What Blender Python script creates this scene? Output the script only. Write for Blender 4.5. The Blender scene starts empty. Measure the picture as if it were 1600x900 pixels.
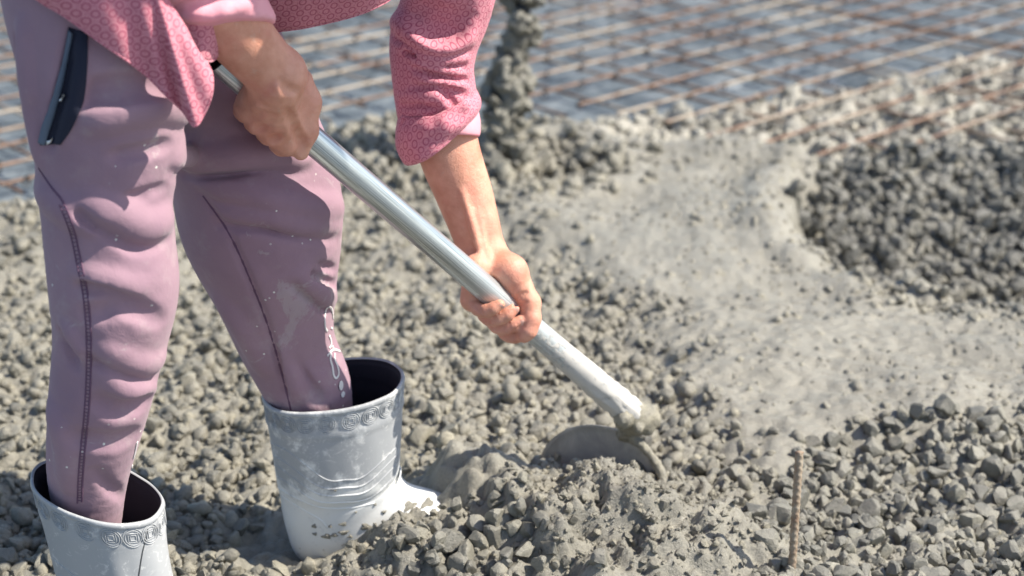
import bpy, math, random
import numpy as np
from mathutils import Vector, Matrix
from mathutils.bvhtree import BVHTree

random.seed(7)
RNG = np.random.default_rng(11)
R = math.radians
SC = bpy.context.scene
COL = SC.collection

# ------------------------------------------------------------------ camera
CAM_H, PITCH, HF = 1.10, R(22.0), R(17.0)
FPX = 800.0 / math.tan(HF)
cam_d = bpy.data.cameras.new('camera')
cam = bpy.data.objects.new('camera', cam_d)
COL.objects.link(cam)
cam.location = (0, 0, CAM_H)
cam.rotation_euler = (math.pi / 2 - PITCH, 0, 0)
cam_d.sensor_width = 36.0
cam_d.lens = 18.0 / math.tan(HF)
cam_d.clip_start, cam_d.clip_end = 0.02, 500.0
cam_d.dof.use_dof = True
cam_d.dof.focus_distance = 1.85
cam_d.dof.aperture_fstop = 4.0
SC.camera = cam

# ------------------------------------------------------------------ light
SUN_EL, SUN_AZ = R(48.0), R(92.0)          # azimuth clockwise from +Y
SUN_DIR = Vector((math.sin(SUN_AZ) * math.cos(SUN_EL), math.cos(SUN_AZ) * math.cos(SUN_EL), math.sin(SUN_EL)))
world = bpy.data.worlds.new('World')
SC.world = world
world.use_nodes = True
wn = world.node_tree
wn.nodes.clear()
sky = wn.nodes.new('ShaderNodeTexSky')
sky.sky_type = 'NISHITA'
sky.sun_disc = False
sky.sun_elevation, sky.sun_rotation = SUN_EL, SUN_AZ
bg = wn.nodes.new('ShaderNodeBackground')
bg.inputs['Strength'].default_value = 0.11
wo = wn.nodes.new('ShaderNodeOutputWorld')
wn.links.new(sky.outputs[0], bg.inputs['Color'])
wn.links.new(bg.outputs[0], wo.inputs['Surface'])
sun_d = bpy.data.lights.new('sun', 'SUN')
sun_d.energy, sun_d.angle, sun_d.color = 5.0, R(0.53), (1.0, 0.93, 0.82)
sun = bpy.data.objects.new('sun', sun_d)
COL.objects.link(sun)
sun.rotation_euler = SUN_DIR.to_track_quat('Z', 'Y').to_euler()
vs = SC.view_settings
vs.view_transform, vs.look, vs.gamma, vs.exposure = 'Standard', 'None', 1.0, 0.74
vs.use_curve_mapping = False

# ------------------------------------------------------------------ maths helpers
CF = np.array([0, math.cos(PITCH), -math.sin(PITCH)])
CU = np.array([0, math.sin(PITCH), math.cos(PITCH)])
CX = np.array([1.0, 0, 0])
CO = np.array([0, 0, CAM_H])

def ray(px, py):
    return CF + CX * ((px - 800) / FPX) + CU * ((450 - py) / FPX)

def W(px, py, y):
    """point of the place at distance y from the viewpoint"""
    d = ray(px, py)
    return CO + d * (y / d[1])

def G(px, py, z=0.03):
    d = ray(px, py)
    return CO + d * ((z - CAM_H) / d[2])

def mpp(p):
    return float(np.dot(np.asarray(p) - CO, CF)) / FPX

def nrm(v):
    v = np.asarray(v, float)
    return v / max(1e-12, np.linalg.norm(v))

def hsh(ix, iy, iz, s):
    h = (ix.astype(np.uint32) * np.uint32(374761393) + iy.astype(np.uint32) * np.uint32(668265263)
         + iz.astype(np.uint32) * np.uint32(2147483647) + np.uint32(s * 974711 + 17))
    h = (h ^ (h >> np.uint32(13))) * np.uint32(1274126177)
    h = h ^ (h >> np.uint32(16))
    return (h & np.uint32(0xFFFFFF)).astype(np.float64) / float(0xFFFFFF)

def vnoise(p, s=0):
    """smooth value noise in -1..1 for an (n,3) array"""
    i = np.floor(p).astype(np.int64)
    f = p - i
    u = f * f * f * (f * (f * 6 - 15) + 10)
    r = 0
    for dx in (0, 1):
        wx = u[:, 0] if dx else 1 - u[:, 0]
        for dy in (0, 1):
            wy = u[:, 1] if dy else 1 - u[:, 1]
            for dz in (0, 1):
                wz = u[:, 2] if dz else 1 - u[:, 2]
                r = r + wx * wy * wz * hsh(i[:, 0] + dx, i[:, 1] + dy, i[:, 2] + dz, s)
    return r * 2 - 1

def fbm(p, s=0, o=4, g=0.5):
    a, r = 1.0, 0
    for k in range(o):
        r = r + a * vnoise(p * (2.03 ** k), s + k * 7)
        a *= g
    return r

def sstep(a, b, x):
    t = np.clip((x - a) / (b - a), 0, 1)
    return t * t * (3 - 2 * t)

def catmull(pts, n):
    """n samples of a smooth curve through pts (any dimension)"""
    P = np.asarray(pts, float)
    if len(P) == 2:
        t = np.linspace(0, 1, n)[:, None]
        return P[0] * (1 - t) + P[1] * t
    Q = np.vstack([2 * P[0] - P[1], P, 2 * P[-1] - P[-2]])
    u = np.linspace(0, len(P) - 1 - 1e-9, n)
    i = u.astype(int)
    t = (u - i)[:, None]
    a, b, c, d = Q[i], Q[i + 1], Q[i + 2], Q[i + 3]
    return 0.5 * (2 * b + (c - a) * t + (2 * a - 5 * b + 4 * c - d) * t * t + (3 * b - a - 3 * c + d) * t ** 3)

# ------------------------------------------------------------------ mesh helpers
def mesh_np(name, V, F, smooth=True):
    """F: (n,3) or (n,4) int array"""
    V = np.ascontiguousarray(V, np.float32)
    F = np.ascontiguousarray(F, np.int32)
    me = bpy.data.meshes.new(name)
    n, k = F.shape
    me.vertices.add(len(V))
    me.vertices.foreach_set('co', V.ravel())
    me.loops.add(n * k)
    me.loops.foreach_set('vertex_index', F.ravel())
    me.polygons.add(n)
    me.polygons.foreach_set('loop_start', np.arange(0, n * k, k, dtype=np.int32))
    me.polygons.foreach_set('use_smooth', np.full(n, smooth))
    me.update(calc_edges=True)
    me.validate()
    return me

def set_uv(me, uv):
    """uv per vertex (n,2)"""
    lay = me.uv_layers.new(name='UVMap')
    idx = np.empty(len(me.loops), np.int32)
    me.loops.foreach_get('vertex_index', idx)
    lay.data.foreach_set('uv', np.ascontiguousarray(uv[idx], np.float32).ravel())

def set_attr(me, name, vals):
    a = me.attributes.new(name, 'FLOAT', 'POINT')
    a.data.foreach_set('value', np.ascontiguousarray(vals, np.float32))

def obj(name, me, mat, parent=None):
    o = bpy.data.objects.new(name, me)
    COL.objects.link(o)
    if mat is not None and me is not None and not me.materials:
        me.materials.append(mat)
    if parent is not None:
        o.parent = parent
        o.matrix_parent_inverse = parent.matrix_basis.inverted()
    return o

def tag(o, label, cat=None, group=None, kind=None):
    if label: o['label'] = label
    if cat: o['category'] = cat
    if group: o['group'] = group
    if kind: o['kind'] = kind
    return o

def empty(name, loc):
    o = bpy.data.objects.new(name, None)
    COL.objects.link(o)
    o.location = loc
    return o

def grid_faces(nu, nv, close_u=False, off=0):
    """quads of a grid with index v*nu+u"""
    u = np.arange(nu if close_u else nu - 1)
    v = np.arange(nv - 1)
    U, Vv = np.meshgrid(u, v)
    U, Vv = U.ravel(), Vv.ravel()
    U2 = (U + 1) % nu
    return np.stack([Vv * nu + U, Vv * nu + U2, (Vv + 1) * nu + U2, (Vv + 1) * nu + U], 1) + off

def frames(P):
    P = np.asarray(P, float)
    T = np.gradient(P, axis=0)
    T /= np.maximum(1e-9, np.linalg.norm(T, axis=1))[:, None]
    n = np.cross(T[0], [0, 0, 1.0])
    if np.linalg.norm(n) < 1e-3: n = np.cross(T[0], [0, 1.0, 0])
    n = nrm(n)
    N = []
    for t in T:
        n = nrm(n - t * np.dot(n, t))
        N.append(n)
    N = np.array(N)
    return T, N, np.cross(T, N)

def tube_vf(P, r, seg=12, flat=1.0, Nrm=None, cap=True):
    """tube along P; with Nrm the section is flattened along the surface normal"""
    P = np.asarray(P, float)
    T, N, B = frames(P)
    if Nrm is not None:
        B = np.asarray(Nrm, float)
        B = B - T * np.sum(B * T, 1)[:, None]
        B /= np.maximum(1e-9, np.linalg.norm(B, axis=1))[:, None]
        N = np.cross(B, T)
    r = np.broadcast_to(np.asarray(r, float), (len(P),))
    a = np.linspace(0, 2 * np.pi, seg, endpoint=False)
    V = P[:, None] + r[:, None, None] * (np.cos(a)[None, :, None] * N[:, None] + flat * np.sin(a)[None, :, None] * B[:, None])
    V = V.reshape(-1, 3)
    F = grid_faces(seg, len(P), True)
    if cap:
        n = len(V)
        V = np.vstack([V, P[0], P[-1]])
        i = np.arange(seg)
        j = (i + 1) % seg
        l = (len(P) - 1) * seg
        F = np.vstack([F, np.stack([j, i, np.full(seg, n), np.full(seg, n)], 1)[:, [0, 1, 2, 2]],
                       np.stack([l + i, l + j, np.full(seg, n + 1), np.full(seg, n + 1)], 1)])
    return V, F

def tri(F):
    F = np.asarray(F)
    if F.shape[1] == 3: return F
    t = np.vstack([F[:, [0, 1, 2]], F[:, [0, 2, 3]]])
    ok = (t[:, 0] != t[:, 1]) & (t[:, 1] != t[:, 2]) & (t[:, 0] != t[:, 2])
    return t[ok]

def join_vf(parts):
    Vs, Fs, o = [], [], 0
    for V, F in parts:
        Vs.append(V); Fs.append(tri(F) + o); o += len(V)
    return np.vstack(Vs), np.vstack(Fs)

# ------------------------------------------------------------------ implicit surfaces
class Vol:
    def __init__(s, lo, hi, h):
        s.lo, s.h = np.asarray(lo, float), h
        s.n = np.ceil((np.asarray(hi) - s.lo) / h).astype(int) + 1
        s.D = np.full(s.n, 1.0, np.float32)

    def _sl(s, lo, hi):
        a = np.clip(np.floor((lo - s.lo) / s.h).astype(int), 0, s.n)
        b = np.clip(np.ceil((hi - s.lo) / s.h).astype(int) + 1, 0, s.n)
        if np.any(b <= a): return None
        sl = tuple(slice(x, y) for x, y in zip(a, b))
        ax = [(s.lo[i] + s.h * np.arange(a[i], b[i])).astype(np.float32) for i in range(3)]
        return sl, ax

    def dist(s, ax, a, b, ra, rb, sq=None):
        ab = b - a
        L2 = max(1e-12, float(ab @ ab))
        X, Y, Z = ax[0][:, None, None] - a[0], ax[1][None, :, None] - a[1], ax[2][None, None, :] - a[2]
        t = np.clip((X * ab[0] + Y * ab[1] + Z * ab[2]) / L2, 0, 1).astype(np.float32)
        X, Y, Z = X - t * ab[0], Y - t * ab[1], Z - t * ab[2]
        if sq is not None:
            n, f = sq
            q = (X * n[0] + Y * n[1] + Z * n[2]) * (f - 1)
            X, Y, Z = X + q * n[0], Y + q * n[1], Z + q * n[2]
        return np.sqrt(X * X + Y * Y + Z * Z) - (ra + (rb - ra) * t)

    def cone(s, a, b, ra, rb=None, k=0.0, op='u', sq=None, m=None):
        a, b = np.asarray(a, float), np.asarray(b, float)
        rb = ra if rb is None else rb
        pad = max(ra, rb) + k + 3 * s.h if m is None else m
        r = s._sl(np.minimum(a, b) - pad, np.maximum(a, b) + pad)
        if r is None: return
        sl, ax = r
        d2 = s.dist(ax, a, b, ra, rb, sq)
        d1 = s.D[sl]
        if op == 'u':
            if k > 0:
                h = np.clip(0.5 + 0.5 * (d1 - d2) / k, 0, 1)
                s.D[sl] = d1 + (d2 - d1) * h - k * h * (1 - h)
            else:
                s.D[sl] = np.minimum(d1, d2)
        else:
            d2 = -d2
            if k > 0:
                h = np.clip(0.5 - 0.5 * (d1 - d2) / k, 0, 1)
                s.D[sl] = d1 + (d2 - d1) * h + k * h * (1 - h)
            else:
                s.D[sl] = np.maximum(d1, d2)

    def chain(s, pts, rad, k=0.0, op='u', sq=None):
        for i in range(len(pts) - 1):
            s.cone(pts[i], pts[i + 1], rad[i], rad[i + 1], k, op, sq)

    def limb(s, pts, rad, n=None, sq=None):
        n = n or 6 * len(pts)
        C = catmull(np.hstack([np.asarray(pts), np.asarray(rad)[:, None]]), n)
        s.chain(C[:, :3], C[:, 3], 0.0, 'u', sq)

    def merge(s, o, k=0.0):
        """union with another Vol on the same lattice"""
        if k > 0:
            h = np.clip(0.5 + 0.5 * (s.D - o.D) / k, 0, 1)
            s.D = s.D + (o.D - s.D) * h - k * h * (1 - h)
        else:
            s.D = np.minimum(s.D, o.D)

    def cut(s, p, n):
        """keep the side n points away from"""
        ax = [s.lo[i] + s.h * np.arange(s.n[i]) for i in range(3)]
        d = (ax[0][:, None, None] - p[0]) * n[0] + (ax[1][None, :, None] - p[1]) * n[1] + (ax[2][None, None, :] - p[2]) * n[2]
        s.D = np.maximum(s.D, d.astype(np.float32))

    def sample(s, P):
        q = (np.asarray(P) - s.lo) / s.h
        q = np.clip(q, 0, s.n - 1.001)
        i = q.astype(int)
        f = q - i
        r = 0
        for dx in (0, 1):
            for dy in (0, 1):
                for dz in (0, 1):
                    w = (f[:, 0] if dx else 1 - f[:, 0]) * (f[:, 1] if dy else 1 - f[:, 1]) * (f[:, 2] if dz else 1 - f[:, 2])
                    r = r + w * s.D[i[:, 0] + dx, i[:, 1] + dy, i[:, 2] + dz]
        return r

    def hit(s, px, py, y0=1.2, y1=2.3):
        d = ray(px, py)
        ys = np.arange(y0, y1, s.h * 0.7)
        P = CO + d[None] * (ys / d[1])[:, None]
        ok = np.all((P > s.lo) & (P < s.lo + s.h * (s.n - 1)), axis=1)
        v = np.where(ok, s.sample(P), 1.0)
        w = np.nonzero(v < 0)[0]
        if len(w) == 0: return None
        p = P[w[0]]
        e = s.h * 1.5
        q = np.array([p + [e, 0, 0], p - [e, 0, 0], p + [0, e, 0], p - [0, e, 0], p + [0, 0, e], p - [0, 0, e]])
        g = s.sample(q)
        return p, nrm([g[0] - g[1], g[2] - g[3], g[4] - g[5]])

    def fold(s, strokes):
        """strokes: (pixel polyline, 'r' ridge / 'v' valley, radius, height, blend)"""
        jobs = []
        for pts, kind, rad, ht, k in strokes:
            L = sum(math.dist(pts[i], pts[i + 1]) for i in range(len(pts) - 1))
            C = catmull(pts, max(4, int(L / 9)))
            H = [s.hit(x, y) for x, y in C]
            H = [h for h in H if h is not None]
            jobs.append((H, kind, rad, ht, k))
        for H, kind, rad, ht, k in jobs:
            n = len(H)
            if n < 2: continue
            Q, rr = [], []
            for i, (p, nn) in enumerate(H):
                w = math.sin(math.pi * (i + 0.7) / (n + 0.4)) ** 0.6
                hh = ht * w
                Q.append(p + nn * ((hh - rad) if kind == 'r' else (rad - hh)))
                rr.append(rad)
            s.chain(Q, rr, k, 'u' if kind == 'r' else 's')

    def mesh(s):
        D = s.D
        S = D < 0
        n = s.n
        cnt = np.zeros(n - 1, np.uint8)
        for dx in (0, 1):
            for dy in (0, 1):
                for dz in (0, 1):
                    cnt += S[dx:n[0] - 1 + dx, dy:n[1] - 1 + dy, dz:n[2] - 1 + dz]
        act = (cnt > 0) & (cnt < 8)
        I = np.argwhere(act)
        idx = np.full(n - 1, -1, np.int32)
        idx[act] = np.arange(len(I))
        C = np.array([[0, 0, 0], [1, 0, 0], [0, 1, 0], [1, 1, 0], [0, 0, 1], [1, 0, 1], [0, 1, 1], [1, 1, 1]])
        E = [(0, 1), (2, 3), (4, 5), (6, 7), (0, 2), (1, 3), (4, 6), (5, 7), (0, 4), (1, 5), (2, 6), (3, 7)]
        dv = [D[I[:, 0] + c[0], I[:, 1] + c[1], I[:, 2] + c[2]].astype(np.float64) for c in C]
        acc = np.zeros((len(I), 3))
        num = np.zeros(len(I))
        for a, b in E:
            da, db = dv[a], dv[b]
            m = (da < 0) != (db < 0)
            t = np.where(m, da / np.where(m, da - db, 1), 0)
            p = C[a] + (C[b] - C[a]) * t[:, None]
            acc += np.where(m[:, None], p, 0)
            num += m
        V = s.lo + s.h * (I + acc / num[:, None])
        Q = []
        for axis in range(3):
            a0 = [slice(None)] * 3
            a1 = [slice(None)] * 3
            a0[axis], a1[axis] = slice(0, -1), slice(1, None)
            s0, s1 = S[tuple(a0)], S[tuple(a1)]
            e = np.argwhere(s0 != s1)
            o1, o2 = (axis + 1) % 3, (axis + 2) % 3
            ok = (e[:, o1] > 0) & (e[:, o2] > 0) & (e[:, o1] < n[o1] - 1) & (e[:, o2] < n[o2] - 1)
            e = e[ok]
            sg = s0[e[:, 0], e[:, 1], e[:, 2]]
            def cell(u, v):
                q = e.copy()
                q[:, o1] += u
                q[:, o2] += v
                return idx[q[:, 0], q[:, 1], q[:, 2]]
            q = np.stack([cell(-1, -1), cell(0, -1), cell(0, 0), cell(-1, 0)], 1)
            q[~sg] = q[~sg][:, ::-1]
            Q.append(q)
        Q = np.vstack(Q)
        Q = Q[np.all(Q >= 0, axis=1)]
        return V, Q

def relax(V, F, it=1, lam=0.5):
    """laplacian smoothing of a quad mesh"""
    F = np.asarray(F)
    k = F.shape[1]
    for _ in range(it):
        A = np.zeros_like(V)
        c = np.zeros(len(V))
        for j in range(k):
            a, b = F[:, j], F[:, (j + 1) % k]
            for q in range(3):
                A[:, q] += np.bincount(a, V[b, q], len(V)) + np.bincount(b, V[a, q], len(V))
            c += np.bincount(a, minlength=len(V)) + np.bincount(b, minlength=len(V))
        V = V + lam * (A / np.maximum(c, 1)[:, None] - V)
    return V

class Surf:
    """ray casting from the viewpoint on a finished mesh, to lay seams and prints on it"""
    def __init__(s, V, F):
        s.b = BVHTree.FromPolygons([tuple(v) for v in V], [tuple(int(i) for i in f) for f in F])
    def hit(s, px, py):
        d = nrm(ray(px, py))
        p, n, i, t = s.b.ray_cast(Vector(CO), Vector(d))
        if p is None: return None
        n = np.array(n)
        if n @ d > 0: n = -n
        return np.array(p), n
    def line(s, pts, step=4.0, lift=0.0):
        L = sum(math.dist(pts[i], pts[i + 1]) for i in range(len(pts) - 1))
        C = catmull(pts, max(3, int(L / step)))
        H = [h for h in (s.hit(x, y) for x, y in C) if h is not None]
        if len(H) < 3: return None
        P = np.array([h[0] for h in H])
        N = np.array([h[1] for h in H])
        for _ in range(2):
            P[1:-1] = (P[:-2] + 2 * P[1:-1] + P[2:]) / 4
            N[1:-1] = (N[:-2] + 2 * N[1:-1] + N[2:]) / 4
        N /= np.linalg.norm(N, axis=1)[:, None]
        return P + N * lift, N

# ------------------------------------------------------------------ materials
def mat(name, col=(0.5, 0.5, 0.5), rough=0.6, metal=0.0, spec=0.5):
    m = bpy.data.materials.new(name)
    m.use_nodes = True
    b = m.node_tree.nodes['Principled BSDF']
    b.inputs['Base Color'].default_value = (*col, 1)
    b.inputs['Roughness'].default_value = rough
    b.inputs['Metallic'].default_value = metal
    b.inputs['Specular IOR Level'].default_value = spec
    return m

class NT:
    def __init__(s, m):
        s.t = m.node_tree
        s.b = s.t.nodes['Principled BSDF']
        s.co = s.t.nodes.new('ShaderNodeNewGeometry').outputs['Position']
    def n(s, typ, **kw):
        o = s.t.nodes.new('ShaderNode' + typ)
        for k, v in kw.items(): setattr(o, k, v)
        return o
    def lk(s, a, b):
        s.t.links.new(a, b)
    def noise(s, scale, detail=4, rough=0.55, co=None, dist=0.0):
        o = s.n('TexNoise')
        o.inputs['Scale'].default_value = scale
        o.inputs['Detail'].default_value = detail
        o.inputs['Roughness'].default_value = rough
        o.inputs['Distortion'].default_value = dist
        s.lk(co or s.co, o.inputs['Vector'])
        return o.outputs['Fac']
    def vor(s, scale, co=None, feature='F1', rnd=1.0):
        o = s.n('TexVoronoi', feature=feature)
        o.inputs['Scale'].default_value = scale
        o.inputs['Randomness'].default_value = rnd
        s.lk(co or s.co, o.inputs['Vector'])
        return o.outputs['Distance']
    def ramp(s, f, stops):
        o = s.n('ValToRGB')
        e = o.color_ramp.elements
        while len(e) < len(stops): e.new(0.5)
        for x, (p, c) in zip(e, stops):
            x.position = p
            x.color = (*c, 1) if len(c) == 3 else c
        s.lk(f, o.inputs[0])
        return o.outputs[0]
    def step(s, f, a, b):
        o = s.n('MapRange', interpolation_type='SMOOTHSTEP')
        for i, v in ((1, a), (2, b)): o.inputs[i].default_value = v
        s.lk(f, o.inputs[0])
        return o.outputs[0]
    def math(s, op, a, b=None):
        o = s.n('Math', operation=op)
        for i, v in enumerate((a, b)):
            if v is None: continue
            if isinstance(v, (int, float)): o.inputs[i].default_value = v
            else: s.lk(v, o.inputs[i])
        return o.outputs[0]
    def mix(s, f, a, b, blend='MIX'):
        o = s.n('Mix', data_type='RGBA', blend_type=blend)
        for sock, v in ((o.inputs[0], f), (o.inputs[6], a), (o.inputs[7], b)):
            if isinstance(v, (int, float)): sock.default_value = v
            elif isinstance(v, tuple): sock.default_value = (*v, 1)
            else: s.lk(v, sock)
        return o.outputs[2]
    def bump(s, h, strength=0.3, dist=0.002, prev=None):
        o = s.n('Bump')
        o.inputs['Strength'].default_value = strength
        o.inputs['Distance'].default_value = dist
        s.lk(h, o.inputs['Height'])
        if prev is not None: s.lk(prev, o.inputs['Normal'])
        return o.outputs[0]
    def attr(s, name):
        return s.n('Attribute', attribute_name=name).outputs['Fac']
    def xyz(s, v=None):
        o = s.n('SeparateXYZ')
        s.lk(v or s.co, o.inputs[0])
        return o.outputs
    def set(s, **kw):
        for k, v in kw.items():
            i = s.b.inputs[k.replace('_', ' ')]
            if isinstance(v, (int, float)): i.default_value = v
            elif isinstance(v, tuple): i.default_value = (*v, 1)
            else: s.lk(v, i)

def concrete_mat(name, lo, hi, fine=1.0, wet=0.5, tint=False, pale=None):
    m = mat(name)
    t = NT(m)
    a = t.noise(5.0, 5, 0.6)
    b = t.noise(60.0, 4, 0.7)
    f = t.math('ADD', t.math('MULTIPLY', a, 0.6), t.math('MULTIPLY', b, 0.4))
    c = t.ramp(f, [(0.3, lo), (0.7, hi)])
    if tint:
        k = t.attr('tint')
        c = t.mix(1.0, c, t.ramp(k, [(0.0, (0.55, 0.56, 0.57)), (0.5, (0.95, 0.94, 0.92)), (1.0, (1.22, 1.19, 1.10))]), 'MULTIPLY')
    if pale:
        k = t.math('MULTIPLY', t.attr('pale'), t.ramp(t.noise(14.0, 4, 0.6), [(0.25, (0.55, 0.55, 0.55)), (0.7, (1, 1, 1))]))
        c = t.mix(k, c, pale)
    sp = t.noise(420.0, 3, 0.7)
    c = t.mix(1.0, c, t.ramp(sp, [(0.30, (0.70, 0.70, 0.69)), (0.47, (1, 1, 1)), (0.62, (1.05, 1.04, 1.0)), (0.72, (1.30, 1.27, 1.18))]), 'MULTIPLY')
    n1 = t.bump(t.noise(190.0, 5, 0.75), 0.7 * fine, 0.0045)
    n2 = t.bump(t.noise(650.0, 3, 0.6), 0.5 * fine, 0.0018, n1)
    t.set(Base_Color=c, Normal=n2, Roughness=t.math('ADD', t.math('MULTIPLY', a, 0.35), wet), Specular_IOR_Level=0.55)
    return m

M_PASTE = concrete_mat('wet_cement_paste', (0.190, 0.180, 0.150), (0.305, 0.290, 0.244), 1.0, 0.16, False, (0.42, 0.40, 0.35))
M_COATED = concrete_mat('cement_coated_stone', (0.190, 0.181, 0.151), (0.325, 0.309, 0.260), 0.95, 0.16, True)
M_STONE = concrete_mat('crushed_stone', (0.138, 0.135, 0.118), (0.30, 0.29, 0.248), 0.8, 0.18, True)

M_CRUST = concrete_mat('wet_concrete_crust', (0.12, 0.115, 0.096), (0.25, 0.24, 0.20), 1.0, 0.2)
M_DARKSTONE = concrete_mat('dark_pit_stone', (0.05, 0.054, 0.053), (0.30, 0.288, 0.25), 0.8, 0.22, True)  # pit gravel, with a much darker low end of the colour range
M_PALE = concrete_mat('pale_cement_stone', (0.30, 0.29, 0.255), (0.45, 0.435, 0.385), 0.9, 0.4, True)

def skin_mat():
    m = mat('skin', (0.52, 0.27, 0.165), 0.48)
    t = NT(m)
    a = t.noise(38, 4, 0.6)
    c = t.ramp(a, [(0.3, (0.58, 0.255, 0.165)), (0.55, (0.69, 0.34, 0.235)), (0.75, (0.75, 0.39, 0.28))])
    bl = t.step(t.noise(24, 3), 0.48, 0.66)
    c = t.mix(t.math('MULTIPLY', bl, 0.35), c, (0.60, 0.20, 0.145))
    du = t.step(t.noise(70, 6, 0.72), 0.58, 0.74)
    c = t.mix(t.math('MULTIPLY', du, 0.35), c, (0.58, 0.46, 0.38))
    n1 = t.bump(t.vor(620, feature='DISTANCE_TO_EDGE'), 0.30, 0.0009)
    n2 = t.bump(t.noise(150, 6, 0.7, dist=0.6), 0.55, 0.0024, n1)
    t.set(Base_Color=c, Normal=n2, Subsurface_Weight=0.12, Subsurface_Scale=0.006)
    t.b.inputs['Subsurface Radius'].default_value = (1.0, 0.35, 0.2)
    return m
M_SKIN = skin_mat()

def trousers_mat():
    m = mat('mauve_trouser_cloth', (0.25, 0.13, 0.17), 0.85, 0, 0.2)
    t = NT(m)
    a = t.noise(7, 4, 0.6)
    c = t.ramp(a, [(0.3, (0.288, 0.18, 0.226)), (0.7, (0.355, 0.228, 0.268))])
    dust = t.step(t.noise(16, 6, 0.7), 0.52, 0.78)
    c = t.mix(t.math('MULTIPLY', dust, 0.40), c, (0.48, 0.42, 0.40))
    smear = t.step(t.noise(9, 7, 0.72, dist=1.2), 0.61, 0.66)
    c = t.mix(t.math('MULTIPLY', smear, 0.30), c, (0.50, 0.47, 0.44))
    spot = t.math('MULTIPLY', t.math('LESS_THAN', t.vor(75), 0.10), t.step(t.noise(9, 3), 0.56, 0.62))
    c = t.mix(spot, c, (0.72, 0.70, 0.64))
    w = t.n('TexWave', wave_type='BANDS', bands_direction='Z')
    w.inputs['Scale'].default_value = 520
    t.lk(t.co, w.inputs['Vector'])
    n1 = t.bump(w.outputs['Fac'], 0.05, 0.0004)
    n2 = t.bump(t.noise(48, 6, 0.65, dist=0.5), 0.30, 0.004, n1)
    t.set(Base_Color=c, Normal=n2, Sheen_Weight=0.15, Sheen_Roughness=0.5)
    return m
M_TROUSER = trousers_mat()

def shirt_mat():
    """rings printed on pink cloth, in cloth coordinates (metres)"""
    m = mat('pink_ring_print_cloth', (0.6, 0.25, 0.3), 0.8, 0, 0.25)
    t = NT(m)
    uv = t.n('UVMap').outputs[0]
    def lattice(off):
        mp = t.n('Mapping')
        mp.inputs['Location'].default_value = (off, off, 0)
        mp.inputs['Scale'].default_value = (73, 73, 73)
        t.lk(uv, mp.inputs[0])
        x = t.xyz(mp.outputs[0])
        fx = t.math('SUBTRACT', t.math('FRACT', x[0]), 0.5)
        fy = t.math('SUBTRACT', t.math('FRACT', x[1]), 0.5)
        return t.math('SQRT', t.math('ADD', t.math('MULTIPLY', fx, fx), t.math('MULTIPLY', fy, fy)))
    d = t.math('MINIMUM', lattice(0.0), lattice(0.5))
    ring = t.math('SUBTRACT', 1.0, t.step(t.math('ABSOLUTE', t.math('SUBTRACT', d, 0.235)), 0.022, 0.065))
    dots = t.math('MULTIPLY', t.step(t.vor(640, uv), 0.42, 0.30), t.step(d, 0.29, 0.33))
    dots2 = t.math('MULTIPLY', t.step(t.vor(680, uv), 0.42, 0.30), t.step(d, 0.19, 0.12))
    k = t.math('MINIMUM', t.math('ADD', t.math('ADD', ring, t.math('MULTIPLY', dots, 0.6)), t.math('MULTIPLY', dots2, 0.5)), 1.0)
    base = t.ramp(t.noise(12, 3), [(0.3, (0.56, 0.215, 0.262)), (0.7, (0.64, 0.27, 0.315))])
    c = t.mix(t.math('MULTIPLY', k, 0.85), base, (0.36, 0.065, 0.12))
    n1 = t.bump(t.noise(70, 4, 0.6), 0.28, 0.003)
    t.set(Base_Color=c, Normal=n1, Sheen_Weight=0.1)
    return m
M_SHIRT = shirt_mat()

def plain_pink():
    m = mat('plain_pink_cloth', (0.80, 0.36, 0.42), 0.8, 0, 0.25)
    t = NT(m)
    c = t.ramp(t.noise(20, 4), [(0.3, (0.76, 0.33, 0.39)), (0.7, (0.86, 0.43, 0.48))])
    t.set(Base_Color=c, Normal=t.bump(t.noise(80, 4, 0.6), 0.25, 0.003))
    return m
M_PINK = plain_pink()

def boot_mat(name, off):
    m = mat(name, (0.8, 0.8, 0.8), 0.45)
    t = NT(m)
    z = t.xyz()[2]
    big = t.noise(14, 6, 0.68, dist=0.8)
    fin = t.noise(60, 5, 0.7)
    f = t.math('ADD', t.math('MULTIPLY', big, 0.65), t.math('MULTIPLY', fin, 0.35))
    hi = t.step(z, 0.07, 0.13)
    k = t.math('ADD', f, t.math('MULTIPLY', t.math('SUBTRACT', hi, 0.5), 0.18))
    k = t.math('ADD', k, off)
    grime = t.step(k, 0.45, 0.59)
    c = t.mix(t.math('MULTIPLY', grime, 0.75), (0.70, 0.71, 0.70), (0.25, 0.265, 0.285))
    scuff = t.step(t.noise(75, 6, 0.75, dist=1.0), 0.54, 0.66)
    c = t.mix(t.math('MULTIPLY', scuff, 0.55), c, (0.72, 0.72, 0.70))
    low = t.math('MULTIPLY', t.step(t.noise(45, 4, 0.6), 0.60, 0.66), t.step(z, 0.05, 0.0))
    c = t.mix(low, c, (0.30, 0.285, 0.24))
    t.set(Base_Color=c, Roughness=t.math('ADD', t.math('MULTIPLY', grime, 0.25), 0.38),
          Normal=t.bump(fin, 0.15, 0.002))
    return m
M_BOOT = boot_mat('white_rubber', 0.015)
M_BOOTN = boot_mat('stained_rubber', 0.085)
M_BOOTIN = mat('dark_boot_lining', (0.012, 0.012, 0.022), 0.8)
M_NAVY = mat('navy_pocket_lining', (0.010, 0.012, 0.030), 0.85)
M_ZIP = mat('blue_grey_zip_tape', (0.10, 0.13, 0.18), 0.7)
M_WHITE = mat('white_print', (0.80, 0.76, 0.74), 0.6)
M_METAL = mat('bright_zip_metal', (0.75, 0.75, 0.76), 0.3, 1.0)
M_THREAD = mat('dark_plum_thread', (0.13, 0.065, 0.11), 0.8)
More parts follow.
